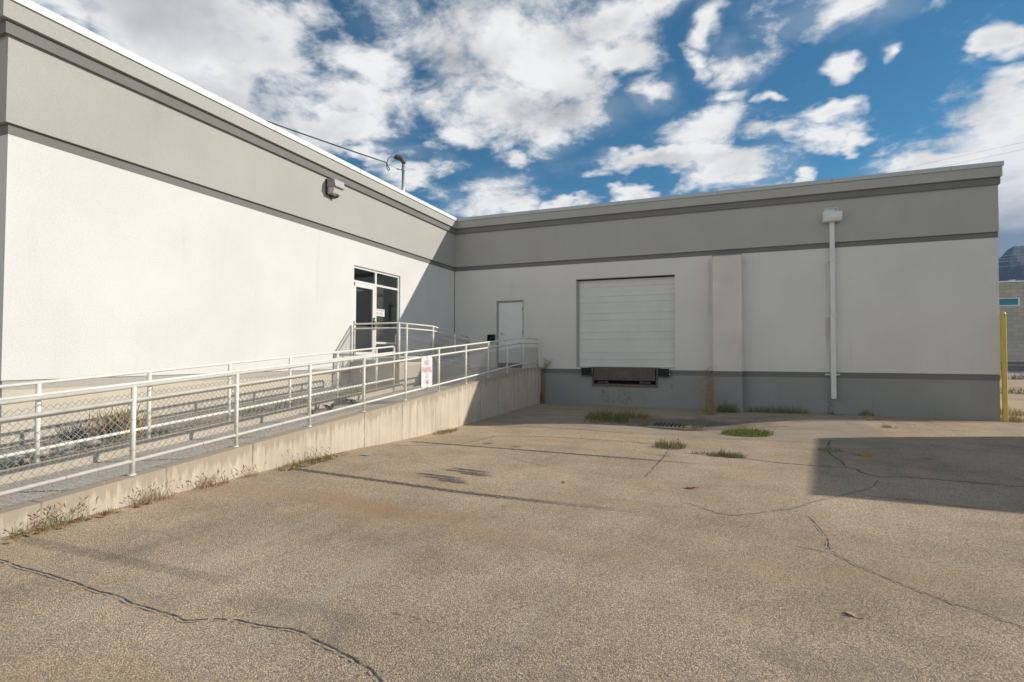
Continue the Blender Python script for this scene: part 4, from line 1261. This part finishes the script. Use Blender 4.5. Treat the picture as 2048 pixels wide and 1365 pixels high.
def foxtail(mb, x, y, z, h, rnd, lean, mi_stem, mi_head, la=None):
    la = rnd.uniform(0, 2 * math.pi) if la is None else la
    dx, dy = math.cos(la) * lean * h, math.sin(la) * lean * h
    pts = [(x + dx * k * k, y + dy * k * k, z + h * k * (1 - .15 * k * lean)) for k in (0, .35, .7, 1)]
    mb.tube(pts, .0012, 3, mi=mi_stem, caps=False)
    a, b = Vector(pts[-2]), Vector(pts[-1]); d = (b - a).normalized()
    L = rnd.uniform(.03, .055)
    mb.tube([b, b + d * L * .35, b + d * L * .75, b + d * L], .005, 5, mi=mi_head, radii=[.002, .0055, .0045, .001])


def foxpatch(x0, y0, x1, y1, n, h0, h1):
    def f(mb, rnd):
        for _ in range(n):
            k = rnd.random(); x = x0 + (x1 - x0) * k + rnd.uniform(-.05, .05); y = y0 + (y1 - y0) * k + rnd.uniform(-.05, .05)
            foxtail(mb, x, y, gz(x, y), rnd.uniform(h0, h1) * .8, rnd, rnd.uniform(.2, 1.0), 0, 2)
    return f

# along the foot of the ramp wall
weed('purple-headed foxtail grass at the foot of the ramp wall, nearest the camera', 3.64, -14.83, .10, .33, 330, .03, .13, G3('grass_olive', 'grass_green', 'seed_head'), (.5, .25, .25), .005, .9, extra=foxpatch(3.6, -15.1, 3.66, -14.5, 48, .10, .28))
weed('reddish dry foxtail tuft below the first railing post on the ramp wall', 3.63, -13.86, .09, .26, 260, .04, .15, G3('grass_dry', 'grass_olive', 'seed_head'), (.3, .25, .45), .005, .9, extra=foxpatch(3.6, -14.1, 3.64, -13.6, 24, .10, .26))
weed('sparse rusty foxtail tuft at the ramp wall left of the long green weed strip', 3.62, -13.12, .09, .26, 240, .04, .16, G3('grass_dry', 'leaf_rust', 'seed_head'), (.3, .25, .45), .005, .9, extra=foxpatch(3.59, -13.4, 3.63, -12.9, 24, .10, .28))
weed('small dry stalky tuft at the ramp wall with a few seed heads', 3.62, -12.55, .07, .16, 110, .03, .10, G3('grass_dry', 'grass_olive', 'seed_head'), (.4, .3, .3), .005, .9, extra=foxpatch(3.6, -12.7, 3.63, -12.35, 14, .08, .18))
weed('low olive fringe at the ramp wall between two foxtail tufts', 3.61, -14.35, .05, .2, 160, .02, .06, G3('grass_olive', 'grass_green', 'grass_dry'), (.4, .4, .2), .005, .8)
weed('long mat of green weeds mixed with dead leaves against the ramp wall', 3.70, -11.55, .17, .62, 1000, .02, .09, G3('grass_green', 'grass_olive', 'grass_dry'), (.45, .35, .2), .007, 1.0, extra=foxpatch(3.62, -12.0, 3.62, -10.9, 20, .08, .28))
weed('small green weed strip with dead leaves at the shaded end of the sunlit ramp wall', 3.74, -7.35, .17, .50, 800, .02, .08, G3('grass_green', 'grass_olive', 'grass_dry'), (.3, .4, .3), .007, 1.0)
# dock yard
weed('broad dark green grass clump with orange leaves left of the drain', 6.55, -3.4, .60, .62, 1900, .05, .25, G3('grass_green', 'grass_green', 'grass_olive'), (.6, .25, .15), .009, .8)
weed('brown withered grass lying between the green clump and the dock wall', 7.15, -2.5, .48, .34, 1000, .05, .22, G3('leaf_rust', 'grass_dry', 'grass_olive'), (.4, .35, .25), .007, 1.6)
def tall_dry(mb, rnd):
    for _ in range(16):
        x, y = 9.12 + rnd.uniform(-.10, .10), -1.15 + rnd.uniform(-.12, .12); z = gz(x, y)
        h = rnd.uniform(.5, 1.25); la = rnd.uniform(0, 6.28)
        pts = [(x, y, z)]
        for k in range(1, 6): pts.append((x + math.cos(la) * .05 * k * k * .2 + rnd.uniform(-.02, .02), y + math.sin(la) * .02 * k, z + h * k / 5))
        mb.tube(pts, .004, 4, mi=1, caps=False, radii=[.006, .005, .004, .003, .003, .002])
        for b in range(9):
            p = Vector(pts[rnd.randint(2, 5)]); a = rnd.uniform(0, 6.28); L = rnd.uniform(.06, .2)
            e = p + Vector((math.cos(a) * L, math.sin(a) * L, L * .8)); mb.tube([p, e], .002, 3, mi=1, caps=False)
            for _k in range(3): mb.ball(e + Vector((rnd.uniform(-.03, .03), rnd.uniform(-.03, .03), rnd.uniform(-.03, .03))), .007, .007, .009, 4, 3, mi=2)
weed('tall dry tan weed standing against the left side of the pilaster', 9.12, -1.2, .19, .24, 520, .15, .55, G3('grass_dry', 'grass_dry', 'leaf_tan'), (.6, .2, .2), .006, .55, extra=tall_dry)
weed('dark green bushy grass at the foot of the pilaster beside the dry weed', 9.62, -.62, .34, .22, 700, .08, .32, G3('grass_green', 'grass_green', 'grass_olive'), (.6, .3, .1), .009, .7)
weed('short dry seedy tuft at the right corner of the drain grate', 8.85, -3.95, .30, .16, 420, .04, .18, G3('grass_dry', 'leaf_tan', 'grass_olive'), (.5, .3, .2), .006, 1.1)
weed('bright green mat of sunlit weeds on the asphalt right of the drain', 10.02, -4.75, .52, .62, 3000, .03, .12, G3('grass_bright', 'grass_bright', 'grass_olive'), (.6, .3, .1), .012, 1.0, rot=.3)
weed('long shaded fringe of dark grass along the base of the wall right of the pilaster', 11.0, -.27, .9, .2, 1100, .05, .25, G3('grass_green', 'grass_green', 'grass_olive'), (.6, .25, .15), .008, .7)
weed('little grass tuft against the wall right of the downspout', 13.28, -.14, .2, .1, 220, .08, .22, G3('grass_green', 'grass_green', 'grass_olive'), (.6, .25, .15), .007, .8)
weed('olive weed tuft where two asphalt cracks cross in the sun', 8.62, -7.55, .28, .25, 900, .04, .14, G3('grass_olive', 'grass_green', 'grass_dry'), (.5, .3, .2), .008, 1.0)
weed('tiny green sprig in the asphalt crack between two olive tufts', 9.17, -8.02, .16, .06, 160, .02, .05, G3('grass_green', 'grass_olive', 'grass_dry'), (.5, .3, .2), .007, 1.0)
weed('flat olive weed patch with an orange leaf in the long asphalt crack', 9.60, -8.10, .32, .14, 900, .03, .10, G3('grass_olive', 'grass_green', 'grass_dry'), (.5, .3, .2), .008, 1.0)
weed('low weed at the shadow corner in the short asphalt crack', 11.36, -6.75, .22, .26, 380, .02, .06, G3('grass_olive', 'grass_green', 'grass_dry'), (.6, .3, .1), .008, 1.0)
weed('small weed at the end of the apron joint in the sunlit strip', 13.15, -2.95, .20, .10, 260, .02, .09, G3('grass_olive', 'grass_green', 'grass_dry'), (.5, .3, .2), .007, 1.0)
weed('single dry stalk tuft on the sunlit strip before the shaded wall', 12.98, -1.75, .06, .05, 60, .05, .28, G3('grass_dry', 'leaf_orange', 'grass_dry'), (.5, .3, .2), .006, .5)
weed('dry brown climbing weed in the corner of the ramp wall and dock wall', 3.60, -.12, .09, .07, 420, .05, .5, G3('leaf_tan', 'grass_dry', 'leaf_rust'), (.4, .3, .3), .010, .3,
     extra=lambda mb, r: [blade(mb, (3.56 + r.uniform(0, .09), -.06 + r.uniform(-.05, .02), z), (3.58 + r.uniform(-.05, .14), -.08 + r.uniform(-.1, .03), z + r.uniform(.02, .1)), .014, .01, r.randint(0, 2)) for z in [r.uniform(0, 1.25) for _ in range(320)]])
def puff(mb, rnd):
    for _ in range(40):
        a = rnd.uniform(0, 6.28); L = rnd.uniform(.1, .38)
        p = Vector((3.66, -.10, 1.20)); e = p + Vector((abs(math.cos(a)) * L * .9, -abs(math.sin(a)) * .1, rnd.uniform(.05, .42)))
        mb.tube([p, (p + e) / 2 + Vector((0, 0, .03)), e], .0018, 3, mi=1, caps=False)
        for _k in range(4): mb.ball(e + Vector((rnd.uniform(-.04, .04), rnd.uniform(-.02, .02), rnd.uniform(-.04, .04))), .008, .008, .008, 4, 3, mi=0)
weed('wispy pinkish seed puff above the end of the ramp railing', 3.60, -.11, .03, .03, 30, .9, 1.25, G3('leaf_pale', 'grass_dry', 'leaf_tan'), (.3, .6, .1), .004, .1, extra=puff)
weed('straw-coloured grass around the base of the yellow bollard', 16.62, .1, .22, .35, 600, .05, .2, G3('grass_dry', 'grass_dry', 'leaf_tan'), (.6, .2, .2), .009, .9)
weed('straw-coloured grass patch on the asphalt behind the yellow bollard', 17.45, 2.2, .7, .5, 800, .05, .2, G3('grass_dry', 'grass_dry', 'leaf_tan'), (.6, .2, .2), .014, .9)
weed('thin green weed line across the back lot beyond the bollard', 22.4, 13.4, 3.2, .35, 900, .08, .22, G3('grass_bright', 'grass_bright', 'grass_olive'), (.5, .3, .2), .03, .9)
weed('second green weed line in the back lot farther than the first', 24.5, 15.9, 2.6, .25, 500, .06, .18, G3('grass_bright', 'grass_bright', 'grass_olive'), (.5, .3, .2), .03, .9)

# bed planting
zb = lambda x, y: zbed(y)
def grass_stuff():
    mb = MB(); rnd = random.Random(5)
    for _ in range(34):
        y = rnd.uniform(-15.5, -6.2); x = rnd.uniform(.75, 1.52)
        clump(mb, x, y, rnd.uniform(.08, .22), rnd.uniform(.12, .35), rnd.randint(50, 130), .04, .12, (.5, .3, .2), .007, .9, zb, rnd)
    o = mb.build('bed_grass', G3('grass_green', 'grass_olive', 'grass_dry'))
    o['kind'] = 'stuff'; o['label'] = 'short green and dry grass scattered over the planting bed'; o['category'] = 'grass'
grass_stuff()
def daylily():
    mb = MB(); rnd = random.Random(11); cx, cy = .74, -12.42
    for _ in range(330):
        x, y = cx + rnd.gauss(0, .13), cy + rnd.gauss(0, .15); z = zbed(y)
        a = rnd.uniform(0, 6.28); L = rnd.uniform(.25, .55); sp = rnd.uniform(.25, 1.0)
        mi = rnd.choices((0, 1, 2), (.5, .32, .18))[0]
        pts = []
        for k in range(5):
            u = k / 4
            pts.append(Vector((x + math.cos(a) * L * sp * u, y + math.sin(a) * L * sp * u, z + L * (1.25 * u - .95 * sp * u * u))))
        s = Vector((-math.sin(a), math.cos(a), 0))
        for k in range(4):
            w0, w1 = .011 * (1 - (k / 4) ** 2) + .001, .011 * (1 - ((k + 1) / 4) ** 2) + .0005
            mb.face([pts[k] - s * w0, pts[k] + s * w0, pts[k + 1] + s * w1, pts[k + 1] - s * w1], mi)
    t = thing('strap_leaf_shrub', 'rounded clump of yellowing strap leaves in the bed by the left wall', 'plant', (cx, cy, zbed(cy)))
    mb.build('foliage', G3('daylily', 'daylily_green', 'daylily_red'), t)
    mb = MB(); cx, cy = .70, -13.02
    for _ in range(120):
        a = rnd.uniform(0, 6.28); L = rnd.uniform(.12, .34); x, y = cx + rnd.gauss(0, .09), cy + rnd.gauss(0, .10); z = zbed(y)
        e = (x + math.cos(a) * L * .45, y + math.sin(a) * L * .45, z + L)
        mb.tube([(x, y, z), ((x + e[0]) / 2 + rnd.uniform(-.02, .02), (y + e[1]) / 2, z + L * .55), e], .004, 4, mi=0, caps=False, radii=[.006, .004, .001])
        blade(mb, e, (e[0] + rnd.uniform(-.04, .04), e[1] + rnd.uniform(-.04, .04), e[2] + .03), .012, 0, rnd.randint(0, 1))
    t = thing('twiggy_shrub', 'small dark bare twiggy shrub in the bed left of the yellowing clump', 'shrub', (cx, cy, zbed(cy)))
    mb.build('foliage', G3('twig', 'seed_head'), t)
daylily()


def rosette(label, x, y, z, s, sd):
    rnd = random.Random(sd); mb = MB()
    for i in range(26):
        a = rnd.uniform(0, 6.28); L = s * rnd.uniform(.6, 1.2); up_ = rnd.uniform(.3, 1.1)
        d = Vector((math.cos(a), math.sin(a), 0)); sd_ = Vector((-d.y, d.x, 0))
        p0 = Vector((x, y, z)); p1 = p0 + d * L * .5 + Vector((0, 0, L * .45 * up_)); p2 = p0 + d * L + Vector((0, 0, L * .5 * up_))
        w = L * .16
        mi = 0 if rnd.random() < .8 else 1
        mb.face([p0 - sd_ * .004, p0 + sd_ * .004, p1 + sd_ * w, p1 - sd_ * w], mi); mb.face([p1 - sd_ * w, p1 + sd_ * w, p2], mi)
    t = thing('leafy_weed', label, 'weed', (x, y, z))
    mb.build('foliage', G3('grass_green', 'grass_bright'), t)
rosette('leafy green weed on the ramp under the inner railing, left one of the pair', 2.0, -9.15, zslab(-9.15), .22, 1)
rosette('leafy green weed on the ramp against the curb, right one of the pair', 1.95, -8.35, zslab(-8.35), .2, 2)
rosette('tiny leafy weed on the ramp left of the two larger ones', 1.98, -9.6, zslab(-9.6), .13, 3)
for i, (x, y, s, lb) in enumerate(((1.05, -13.68, .13, 'tan rounded rock in the bed at the far left under the railing'), (.9, -13.25, .11, 'flat pale rock in the bed left of the twiggy shrub'), (1.25, -13.45, .09, 'smaller rock beside the curb near the first inner post'),
                                   (1.15, -13.05, .10, 'round pinkish rock in the bed in front of the twiggy shrub'), (1.3, -14.0, .12, 'broad rock in the bed cut by the left edge of the view'))):
    rnd = random.Random(i + 40); mb = MB()
    mb.ball((x, y, zbed(y) + s * .3), s * 1.2, s, s * .62, 12, 8, jit=.13, rnd=rnd)
    tag(mb.build('rock', M['rock']), lb, 'rock', 'rocks in the planting bed')

# ------------------------------------------------------------------ fallen leaves
def leaf_mesh(rnd, s, mat):
    n = 16; pts = []
    lob = rnd.choice((5, 5, 7))
    for k in range(n):
        a = 2 * math.pi * k / n
        r = s * (.55 + .45 * abs(math.cos(a * lob / 2))) * (1.15 if abs(a - math.pi) > 2.2 else 1) * rnd.uniform(.85, 1.1)
        x, y = r * math.cos(a), r * .62 * math.sin(a)
        pts.append(Vector((x, y, .12 * abs(y) + .16 * s * math.sin(a * 2 + 1) * rnd.uniform(.4, 1) + .08 * x * x / s)))
    mb = MB(); c = Vector((0, 0, .0))
    for k in range(n): mb.face([c, pts[k], pts[(k + 1) % n]], 0)
    mb.tube([(-s * .5, 0, .0), (-s * 1.3, s * .1, .01)], s * .025, 4, caps=False)
    zmin = min(v[2] for v in mb.v)
    mb.v = [(v[0], v[1], v[2] - zmin) for v in mb.v]
    return mb
def leaf(x, y, s, mat, label, sd, group=None, zf=gz, lift=.002):
    rnd = random.Random(sd)
    o = leaf_mesh(rnd, s, mat).build('fallen_leaf', M[mat])
    o.rotation_euler = (rnd.uniform(-.12, .12), rnd.uniform(-.12, .12), rnd.uniform(0, 6.28)); o.location = (x, y, zf(x, y) + lift + s * .05)
    tag(o, label, 'leaf', group)
leaf(11.79, -7.07, .14, 'leaf_orange', 'large orange-yellow leaf lying alone in the big shadow', 1)
leaf(9.17, -10.66, .085, 'leaf_rust', 'rust-red leaf alone on the sunlit asphalt in mid yard', 2)
leaf(10.38, -13.75, .065, 'leaf_pale', 'pale tan curled leaf alone on the asphalt near the camera', 3)
leaf(7.55, -10.95, .05, 'leaf_tan', 'small tan leaf near the middle of the yard left of the rust-red one', 4)
leaf(9.55, -8.16, .05, 'leaf_orange', 'small orange leaf caught in the flat weed patch in the crack', 5)
leaf(2.35, -11.75, .085, 'leaf_tan', 'tan leaf on the ramp slab behind the second railing post', 6, zf=lambda x, y: zslab(y))
leaf(2.85, -12.5, .075, 'leaf_orange', 'orange-tan leaf on the ramp slab below the bottom rail', 7, zf=lambda x, y: zslab(y))
leaf(2.05, -13.0, .06, 'leaf_pale', 'pale leaf on the ramp slab right of the first railing post', 8, zf=lambda x, y: zslab(y))
leaf(2.25, -14.0, .05, 'leaf_rust', 'small rusty leaf on the ramp slab at the far left', 9, zf=lambda x, y: zslab(y))
def litter(n, fx, fy, group, label, sd):
    rnd = random.Random(sd)
    for i in range(n):
        leaf(fx(rnd), fy(rnd), rnd.uniform(.03, .065), rnd.choice(('leaf_tan', 'leaf_tan', 'leaf_pale', 'leaf_orange', 'leaf_rust')), label, sd * 100 + i, group, lift=rnd.uniform(.0, .03))
litter(26, lambda r: 3.66 + r.uniform(-.06, .2), lambda r: r.uniform(-12.1, -10.7), 'leaves in the long weed strip', 'small dead leaf among the long green weeds at the ramp wall', 3)
litter(9, lambda r: 3.68 + r.uniform(-.05, .12), lambda r: r.uniform(-15.2, -14.6), 'leaves by the nearest foxtails', 'small dead leaf lying under the nearest foxtail grass', 4)
litter(7, lambda r: 3.64 + r.uniform(-.04, .08), lambda r: r.uniform(-14.5, -13.9), 'leaves between the foxtail tufts', 'small dead leaf at the ramp wall by the first railing post', 5)
litter(14, lambda r: 3.74 + r.uniform(-.1, .15), lambda r: r.uniform(-7.7, -6.9), 'leaves in the short weed strip', 'small dead leaf in the weed strip near the shaded ramp wall', 6)
litter(26, lambda r: 6.55 + r.uniform(-.55, .45), lambda r: r.uniform(-4.4, -3.85), 'leaves in front of the dock clump', 'small dead leaf in front of the broad grass clump by the drain', 7)
litter(8, lambda r: 8.85 + r.uniform(-.3, .3), lambda r: r.uniform(-4.2, -3.9), 'leaves by the drain', 'small dead leaf beside the drain grate', 8)
# scrap of pale plastic at the end of the weed strip
mb = MB(); rnd = random.Random(2)
pp = [(4.0, -10.70), (4.09, -10.67), (4.12, -10.56), (4.03, -10.54)]
cz = gz(4.05, -10.6)
mb.face([(a, b, cz + .006 + rnd.uniform(0, .012)) for a, b in pp]); mb.face([(a, b, cz + .004 + .003 * i) for i, (a, b) in enumerate(reversed(pp))])
tag(mb.build('plastic_scrap', simple('pale_blue_plastic', (0.55, 0.62, 0.72), .3)), 'pale blue scrap of plastic at the end of the long weed strip', 'litter')

# ------------------------------------------------------------------ background on the right
def cmu():
    m, t, b = newmat('grey_block_wall')
    p = objc(t)
    x, y, z = t.sep(p)
    br = t.n.new('ShaderNodeTexBrick')
    t.set(br.inputs['Vector'], t.comb(t.math('ADD', x, y), z, 0.0))
    br.inputs['Scale'].default_value = 1.0; br.inputs['Brick Width'].default_value = 1.1; br.inputs['Row Height'].default_value = .45
    br.inputs['Mortar Size'].default_value = .02; br.inputs['Color1'].default_value = (.52, .46, .375, 1); br.inputs['Color2'].default_value = (.42, .375, .31, 1); br.inputs['Mortar'].default_value = (.28, .265, .24, 1)
    t.set(b.inputs['Base Color'], br.outputs[0]); b.inputs['Roughness'].default_value = .95
    return m
M['cmu'] = cmu()
BB = thing('block_building', 'grey concrete block building far behind the yard at the right edge', 'building', (48, 60, 0))
bx0, bx1, by0 = 18.0, 75.0, 60.0
wx0, wx1, wz0, wz1 = 34.6, 40.85, 7.5, 8.45
q = MB()
us = [bx0, wx0, wx1, bx1]; zs = [1.1, wz0, wz1, 10.25]
for i in range(3):
    for j in range(3):
        if i == 1 and j == 1: continue
        q.box(us[i], us[i + 1], by0, by0 + .4, zs[j], zs[j + 1])
q.box(bx0, bx0 + .4, by0 + .4, by0 + 20, 0, 10.25); q.box(bx1 - .4, bx1, by0 + .4, by0 + 20, 0, 10.25); q.box(bx0, bx1, by0 + 20, by0 + 20.4, 0, 10.25); q.box(bx0 + .4, bx1 - .4, by0 + .4, by0 + 20, 9.6, 9.8)
q.build('block_wall', M['cmu'], BB)
q = MB(); q.box(bx0, bx1, by0 + .05, by0 + .4, -.2, 1.099); q.build('shaded_base', M['cmu_base_shade'], BB)
q = MB(); q.box(bx0 - .1, bx1 + .1, by0 - .1, by0 + .5, 10.251, 10.40)
for i in range(14): q.box(20 + i * 4, 20.5 + i * 4, by0 - .05, by0 + .45, 10.401, 10.52)
q.build('parapet_cap', M['coping'], BB)
q = MB(); q.box(wx0, wx1, by0 - .03, by0 + .1, wz0, wz0 + .12); q.box(wx0, wx1, by0 - .03, by0 + .1, wz1 - .1, wz1); q.box(wx0, wx0 + .16, by0 - .03, by0 + .1, wz0 + .12, wz1 - .1); q.box(wx1 - .16, wx1, by0 - .03, by0 + .1, wz0 + .12, wz1 - .1)
wf = q.build('window_frame', M['alu'], BB)
q = MB(); q.box(wx0 + .16, wx1 - .16, by0 + .06, by0 + .1, wz0 + .12, wz1 - .1); sub(q, 'window_pane', M['blue_glass'], wf)

FY = 33.5
CF = thing('chain_link_fence', 'galvanised chain link fence across the back lot before the block building', 'fence', (30, FY, 0))
for i in range(14):
    x = 31.15 - 9 + i * 3.0
    q = MB(); hgt = 3.3 if i % 3 == 0 else 2.75
    q.tube([(x, FY, -.1), (x, FY, hgt)], .06, 8); q.build('post', M['galv_pipe'], CF)
for z in (2.7, 1.05): 
    q = MB(); q.tube([(22, FY, z), (62, FY, z)], .03, 6); q.build('rail', M['galv_pipe'], CF)
q = MB()
for k in range(260):
    x = 22 + k * .15
    for s_ in (1, -1):
        xa = x; xb = x + s_ * 2.5
        q.tube([(xa, FY + .01 * s_, .12), (xb, FY + .01 * s_, 2.62)], .006, 3, caps=False)
q.build('chain_link', M['galv'], CF)
q = MB(); rnd = random.Random(8)
clump(q, 36, FY + .1, 14, .5, 2600, .15, .55, (.7, .2, .1), .05, .8, lambda x, y: 0, rnd)
o = q.build('verge_grass', G3('grass_dry', 'grass_dry', 'grass_olive')); o['kind'] = 'stuff'; o['label'] = 'dry verge grass along the foot of the back lot fence'; o['category'] = 'grass'

def tree(label, x, y, h, r, sd, n=900, name='leafy_tree'):
    rnd = random.Random(sd)
    t = thing(name, label, 'tree', (x, y, 0))
    q = MB()
    q.tube([(x, y, -.2), (x + .1, y, h * .3), (x - .05, y + .1, h * .62)], .15, 8, radii=[.16, .12, .05])
    for k in range(7):
        a = rnd.uniform(0, 6.28); z0_ = h * rnd.uniform(.3, .55)
        q.tube([(x, y, z0_), (x + math.cos(a) * r * .35, y + math.sin(a) * r * .35, z0_ + h * .15), (x + math.cos(a) * r * .7, y + math.sin(a) * r * .7, z0_ + h * .28)], .04, 6, radii=[.06, .035, .01])
    q.build('trunk', M['wood_pole'], t)
    q = MB()
    cl = [(rnd.gauss(0, .45) * r, rnd.gauss(0, .45) * r, h * .68 + rnd.gauss(0, .15) * h, rnd.uniform(.2, .42) * r) for _ in range(16)]
    for _ in range(n):
        c = rnd.choice(cl)
        p = Vector((x + c[0] + rnd.gauss(0, .5) * c[3], y + c[1] + rnd.gauss(0, .5) * c[3], c[2] + rnd.gauss(0, .5) * c[3]))
        a = Vector((rnd.gauss(0, 1), rnd.gauss(0, 1), rnd.gauss(0, 1))).normalized(); b_ = a.orthogonal().normalized(); s_ = rnd.uniform(.08, .17)
        q.face([p - a * s_, p + b_ * s_ * .5, p + a * s_, p - b_ * s_ * .5], 0)
    q.build('crown', M['tree_leaf'], t)
tree('dark leafy tree behind the yellow bollard against the block building', 31.2, 55.5, 6.9, 1.6, 4, 1500)

# power lines: wires seen past the right end of the building, with the poles that carry them
LINES = [(22.5, 12.3, .007, 'cable', 'power_line', 'thin power line crossing the sky above the right end of the roof', 'power lines over the roof'),
         (21.8, 11.95, .007, 'cable', 'power_line', 'second thin power line, just below the first over the roof', 'power lines over the roof'),
         (11.96, 6.50, .020, 'galv_pipe', 'distribution_line', 'topmost pale wire in front of the mountain', 'wires in front of the mountain'),
         (11.73, 6.30, .020, 'galv_pipe', 'distribution_line', 'second pale wire from the top in front of the mountain', 'wires in front of the mountain'),
         (11.52, 6.10, .020, 'galv_pipe', 'distribution_line', 'third pale wire from the top in front of the mountain', 'wires in front of the mountain'),
         (10.59, 6.38, .020, 'galv_pipe', 'distribution_line', 'lowest pale wire in front of the mountain', 'wires in front of the mountain')]
for k_, (za, zb2, rr_, mt_, nm_, lb_, gp_) in enumerate(LINES):
    a, b = Vector((15.5 + .17, 58.5, za)), Vector((46.0 + .17, 3.0, zb2))
    q = MB(); q.tube([a.lerp(b, k / 12) - Vector((0, 0, .12 * 4 * k / 12 * (1 - k / 12))) for k in range(13)], rr_, 5)
    tag(q.build(nm_, M[mt_]), lb_, 'wire', gp_)
for lb, pos, hh in (('tall timber utility pole behind the building carrying the wires seen by the mountain', (15.5, 58.5), 22.55),
                    ('timber utility pole right of the yard carrying the wires seen by the mountain', (46.0, 3.0), 13.0)):
    t_ = thing('utility_pole', lb, 'pole', (pos[0], pos[1], 0), 'utility poles')
    q = MB(); q.tube([(pos[0], pos[1], -.5), (pos[0], pos[1], hh)], .15, 10, radii=[.18, .12]); q.build('shaft', M['wood_pole'], t_)
    q = MB(); q.box(pos[0] - 1.1, pos[0] + 1.1, pos[1] - .32, pos[1] - .20, hh - .6, hh - .45); q.build('cross_arm', M['wood_pole'], t_)

# neighbour whose shadow falls across the right of the yard
NB = thing('neighbour_building', 'plain grey stucco building right of the yard whose shadow lies on the asphalt', 'building', (30, -2, 0))
hN = 4.8
nx, ny1, ny0 = 11.365 + 1.822 * hN, -5.15 + .8554 * hN, -10.42 + .8554 * hN
fp_ = [(nx - .845, ny0), (nx + 18, ny0 + .18), (nx + 18, ny1), (nx, ny1)]
q = MB(); q.hexa([(a, b, -.3) for a, b in fp_] + [(a, b, hN - .12) for a, b in fp_]); q.build('wall', M['grey_stucco'], NB)
q = MB(); q.hexa([(a, b, hN - .119) for a, b in fp_] + [(a, b, hN) for a, b in fp_]); q.build('coping', M['coping'], NB)
q = MB(); q.box(nx + 3, nx + 4, ny0 - .0, ny0 + .03, .05, 2.15); dn = q.build('door', M['door_white'], NB)
q = MB(); q.box(nx + 3.08, nx + 3.2, ny0 - .06, ny0 - .001, 1.02, 1.08); sub(q, 'handle', M['chrome'], dn)

# ------------------------------------------------------------------ mountain and air
def mountain():
    m, t, b = newmat('shaded_mountain_scrub')
    f = t.noise(objc(t), .004, 6, .65); g = t.noise(objc(t), .0012, 4, .6)
    c = t.ramp(f, [(.3, (.018, .02, .022)), (.7, (.034, .032, .033))])  # scrub colour darkened to stand in for cloud shadow on the slope
    t.set(b.inputs['Base Color'], t.mix(t.step(g, .45, .6, 0, .6), c, (.032, .024, .026)))
    b.inputs['Roughness'].default_value = 1
    rnd = random.Random(21)
    import mathutils
    nx_, ny_ = 320, 60
    v = []
    for j in range(ny_):
        for i in range(nx_):
            az = R(2 + 60 * i / (nx_ - 1)); d = 1900 + 1300 * j / (ny_ - 1)
            a_ = math.degrees(az)
            pk = 372 * math.exp(-((a_ - 21.3) / 4.5) ** 2) + 300 * math.exp(-((a_ - 31) / 7) ** 2) + 270 * math.exp(-((a_ - 12) / 5) ** 2) + 250 * math.exp(-((a_ - 48) / 9) ** 2)
            u = j / (ny_ - 1); pr_ = math.sin(min(1, u * 1.25) * math.pi / 2) if u < .8 else math.cos((u - .8) / .2 * 1.2)
            n_ = mathutils.noise.fractal(Vector((az * 14, d * .0016, 3)), 1.0, 2.0, 6)
            z = pk * pr_ * (1 + .09 * n_) + (14 * n_ if 0 < j < ny_ - 1 else 0) - 2
            if j == 0 or j == ny_ - 1: z = -5
            x = 9.6 + d * math.sin(az); y = -17.9 + d * math.cos(az)
            v.append((x, y, z))
    f_ = [(j * nx_ + i, j * nx_ + i + 1, (j + 1) * nx_ + i + 1, (j + 1) * nx_ + i) for j in range(ny_ - 1) for i in range(nx_ - 1)]
    me = bpy.data.meshes.new('mountain'); me.from_pydata(v, [], f_); me.materials.append(m)
    o = bpy.data.objects.new('mountain', me); COL.objects.link(o); o['kind'] = 'structure'; o['label'] = 'dark blue mountain slope beyond the block building'
mountain()

def haze():
    m = bpy.data.materials.new('air_haze'); m.use_nodes = True
    nt = m.node_tree; nt.nodes.clear()
    out = nt.nodes.new('ShaderNodeOutputMaterial'); pv = nt.nodes.new('ShaderNodeVolumePrincipled')
    pv.inputs['Color'].default_value = (.42, .62, 1.0, 1); pv.inputs['Density'].default_value = HAZE_D
    nt.links.new(pv.outputs[0], out.inputs['Volume'])
    q = MB(); q.box(-3600, 3600, -900, 4200, -8, 450)
    o = q.build('haze', m); o['kind'] = 'stuff'; o['label'] = 'thin blue air over the distance'; o['category'] = 'haze'
HAZE_D = 0.95e-4
if HAZE_D: haze()
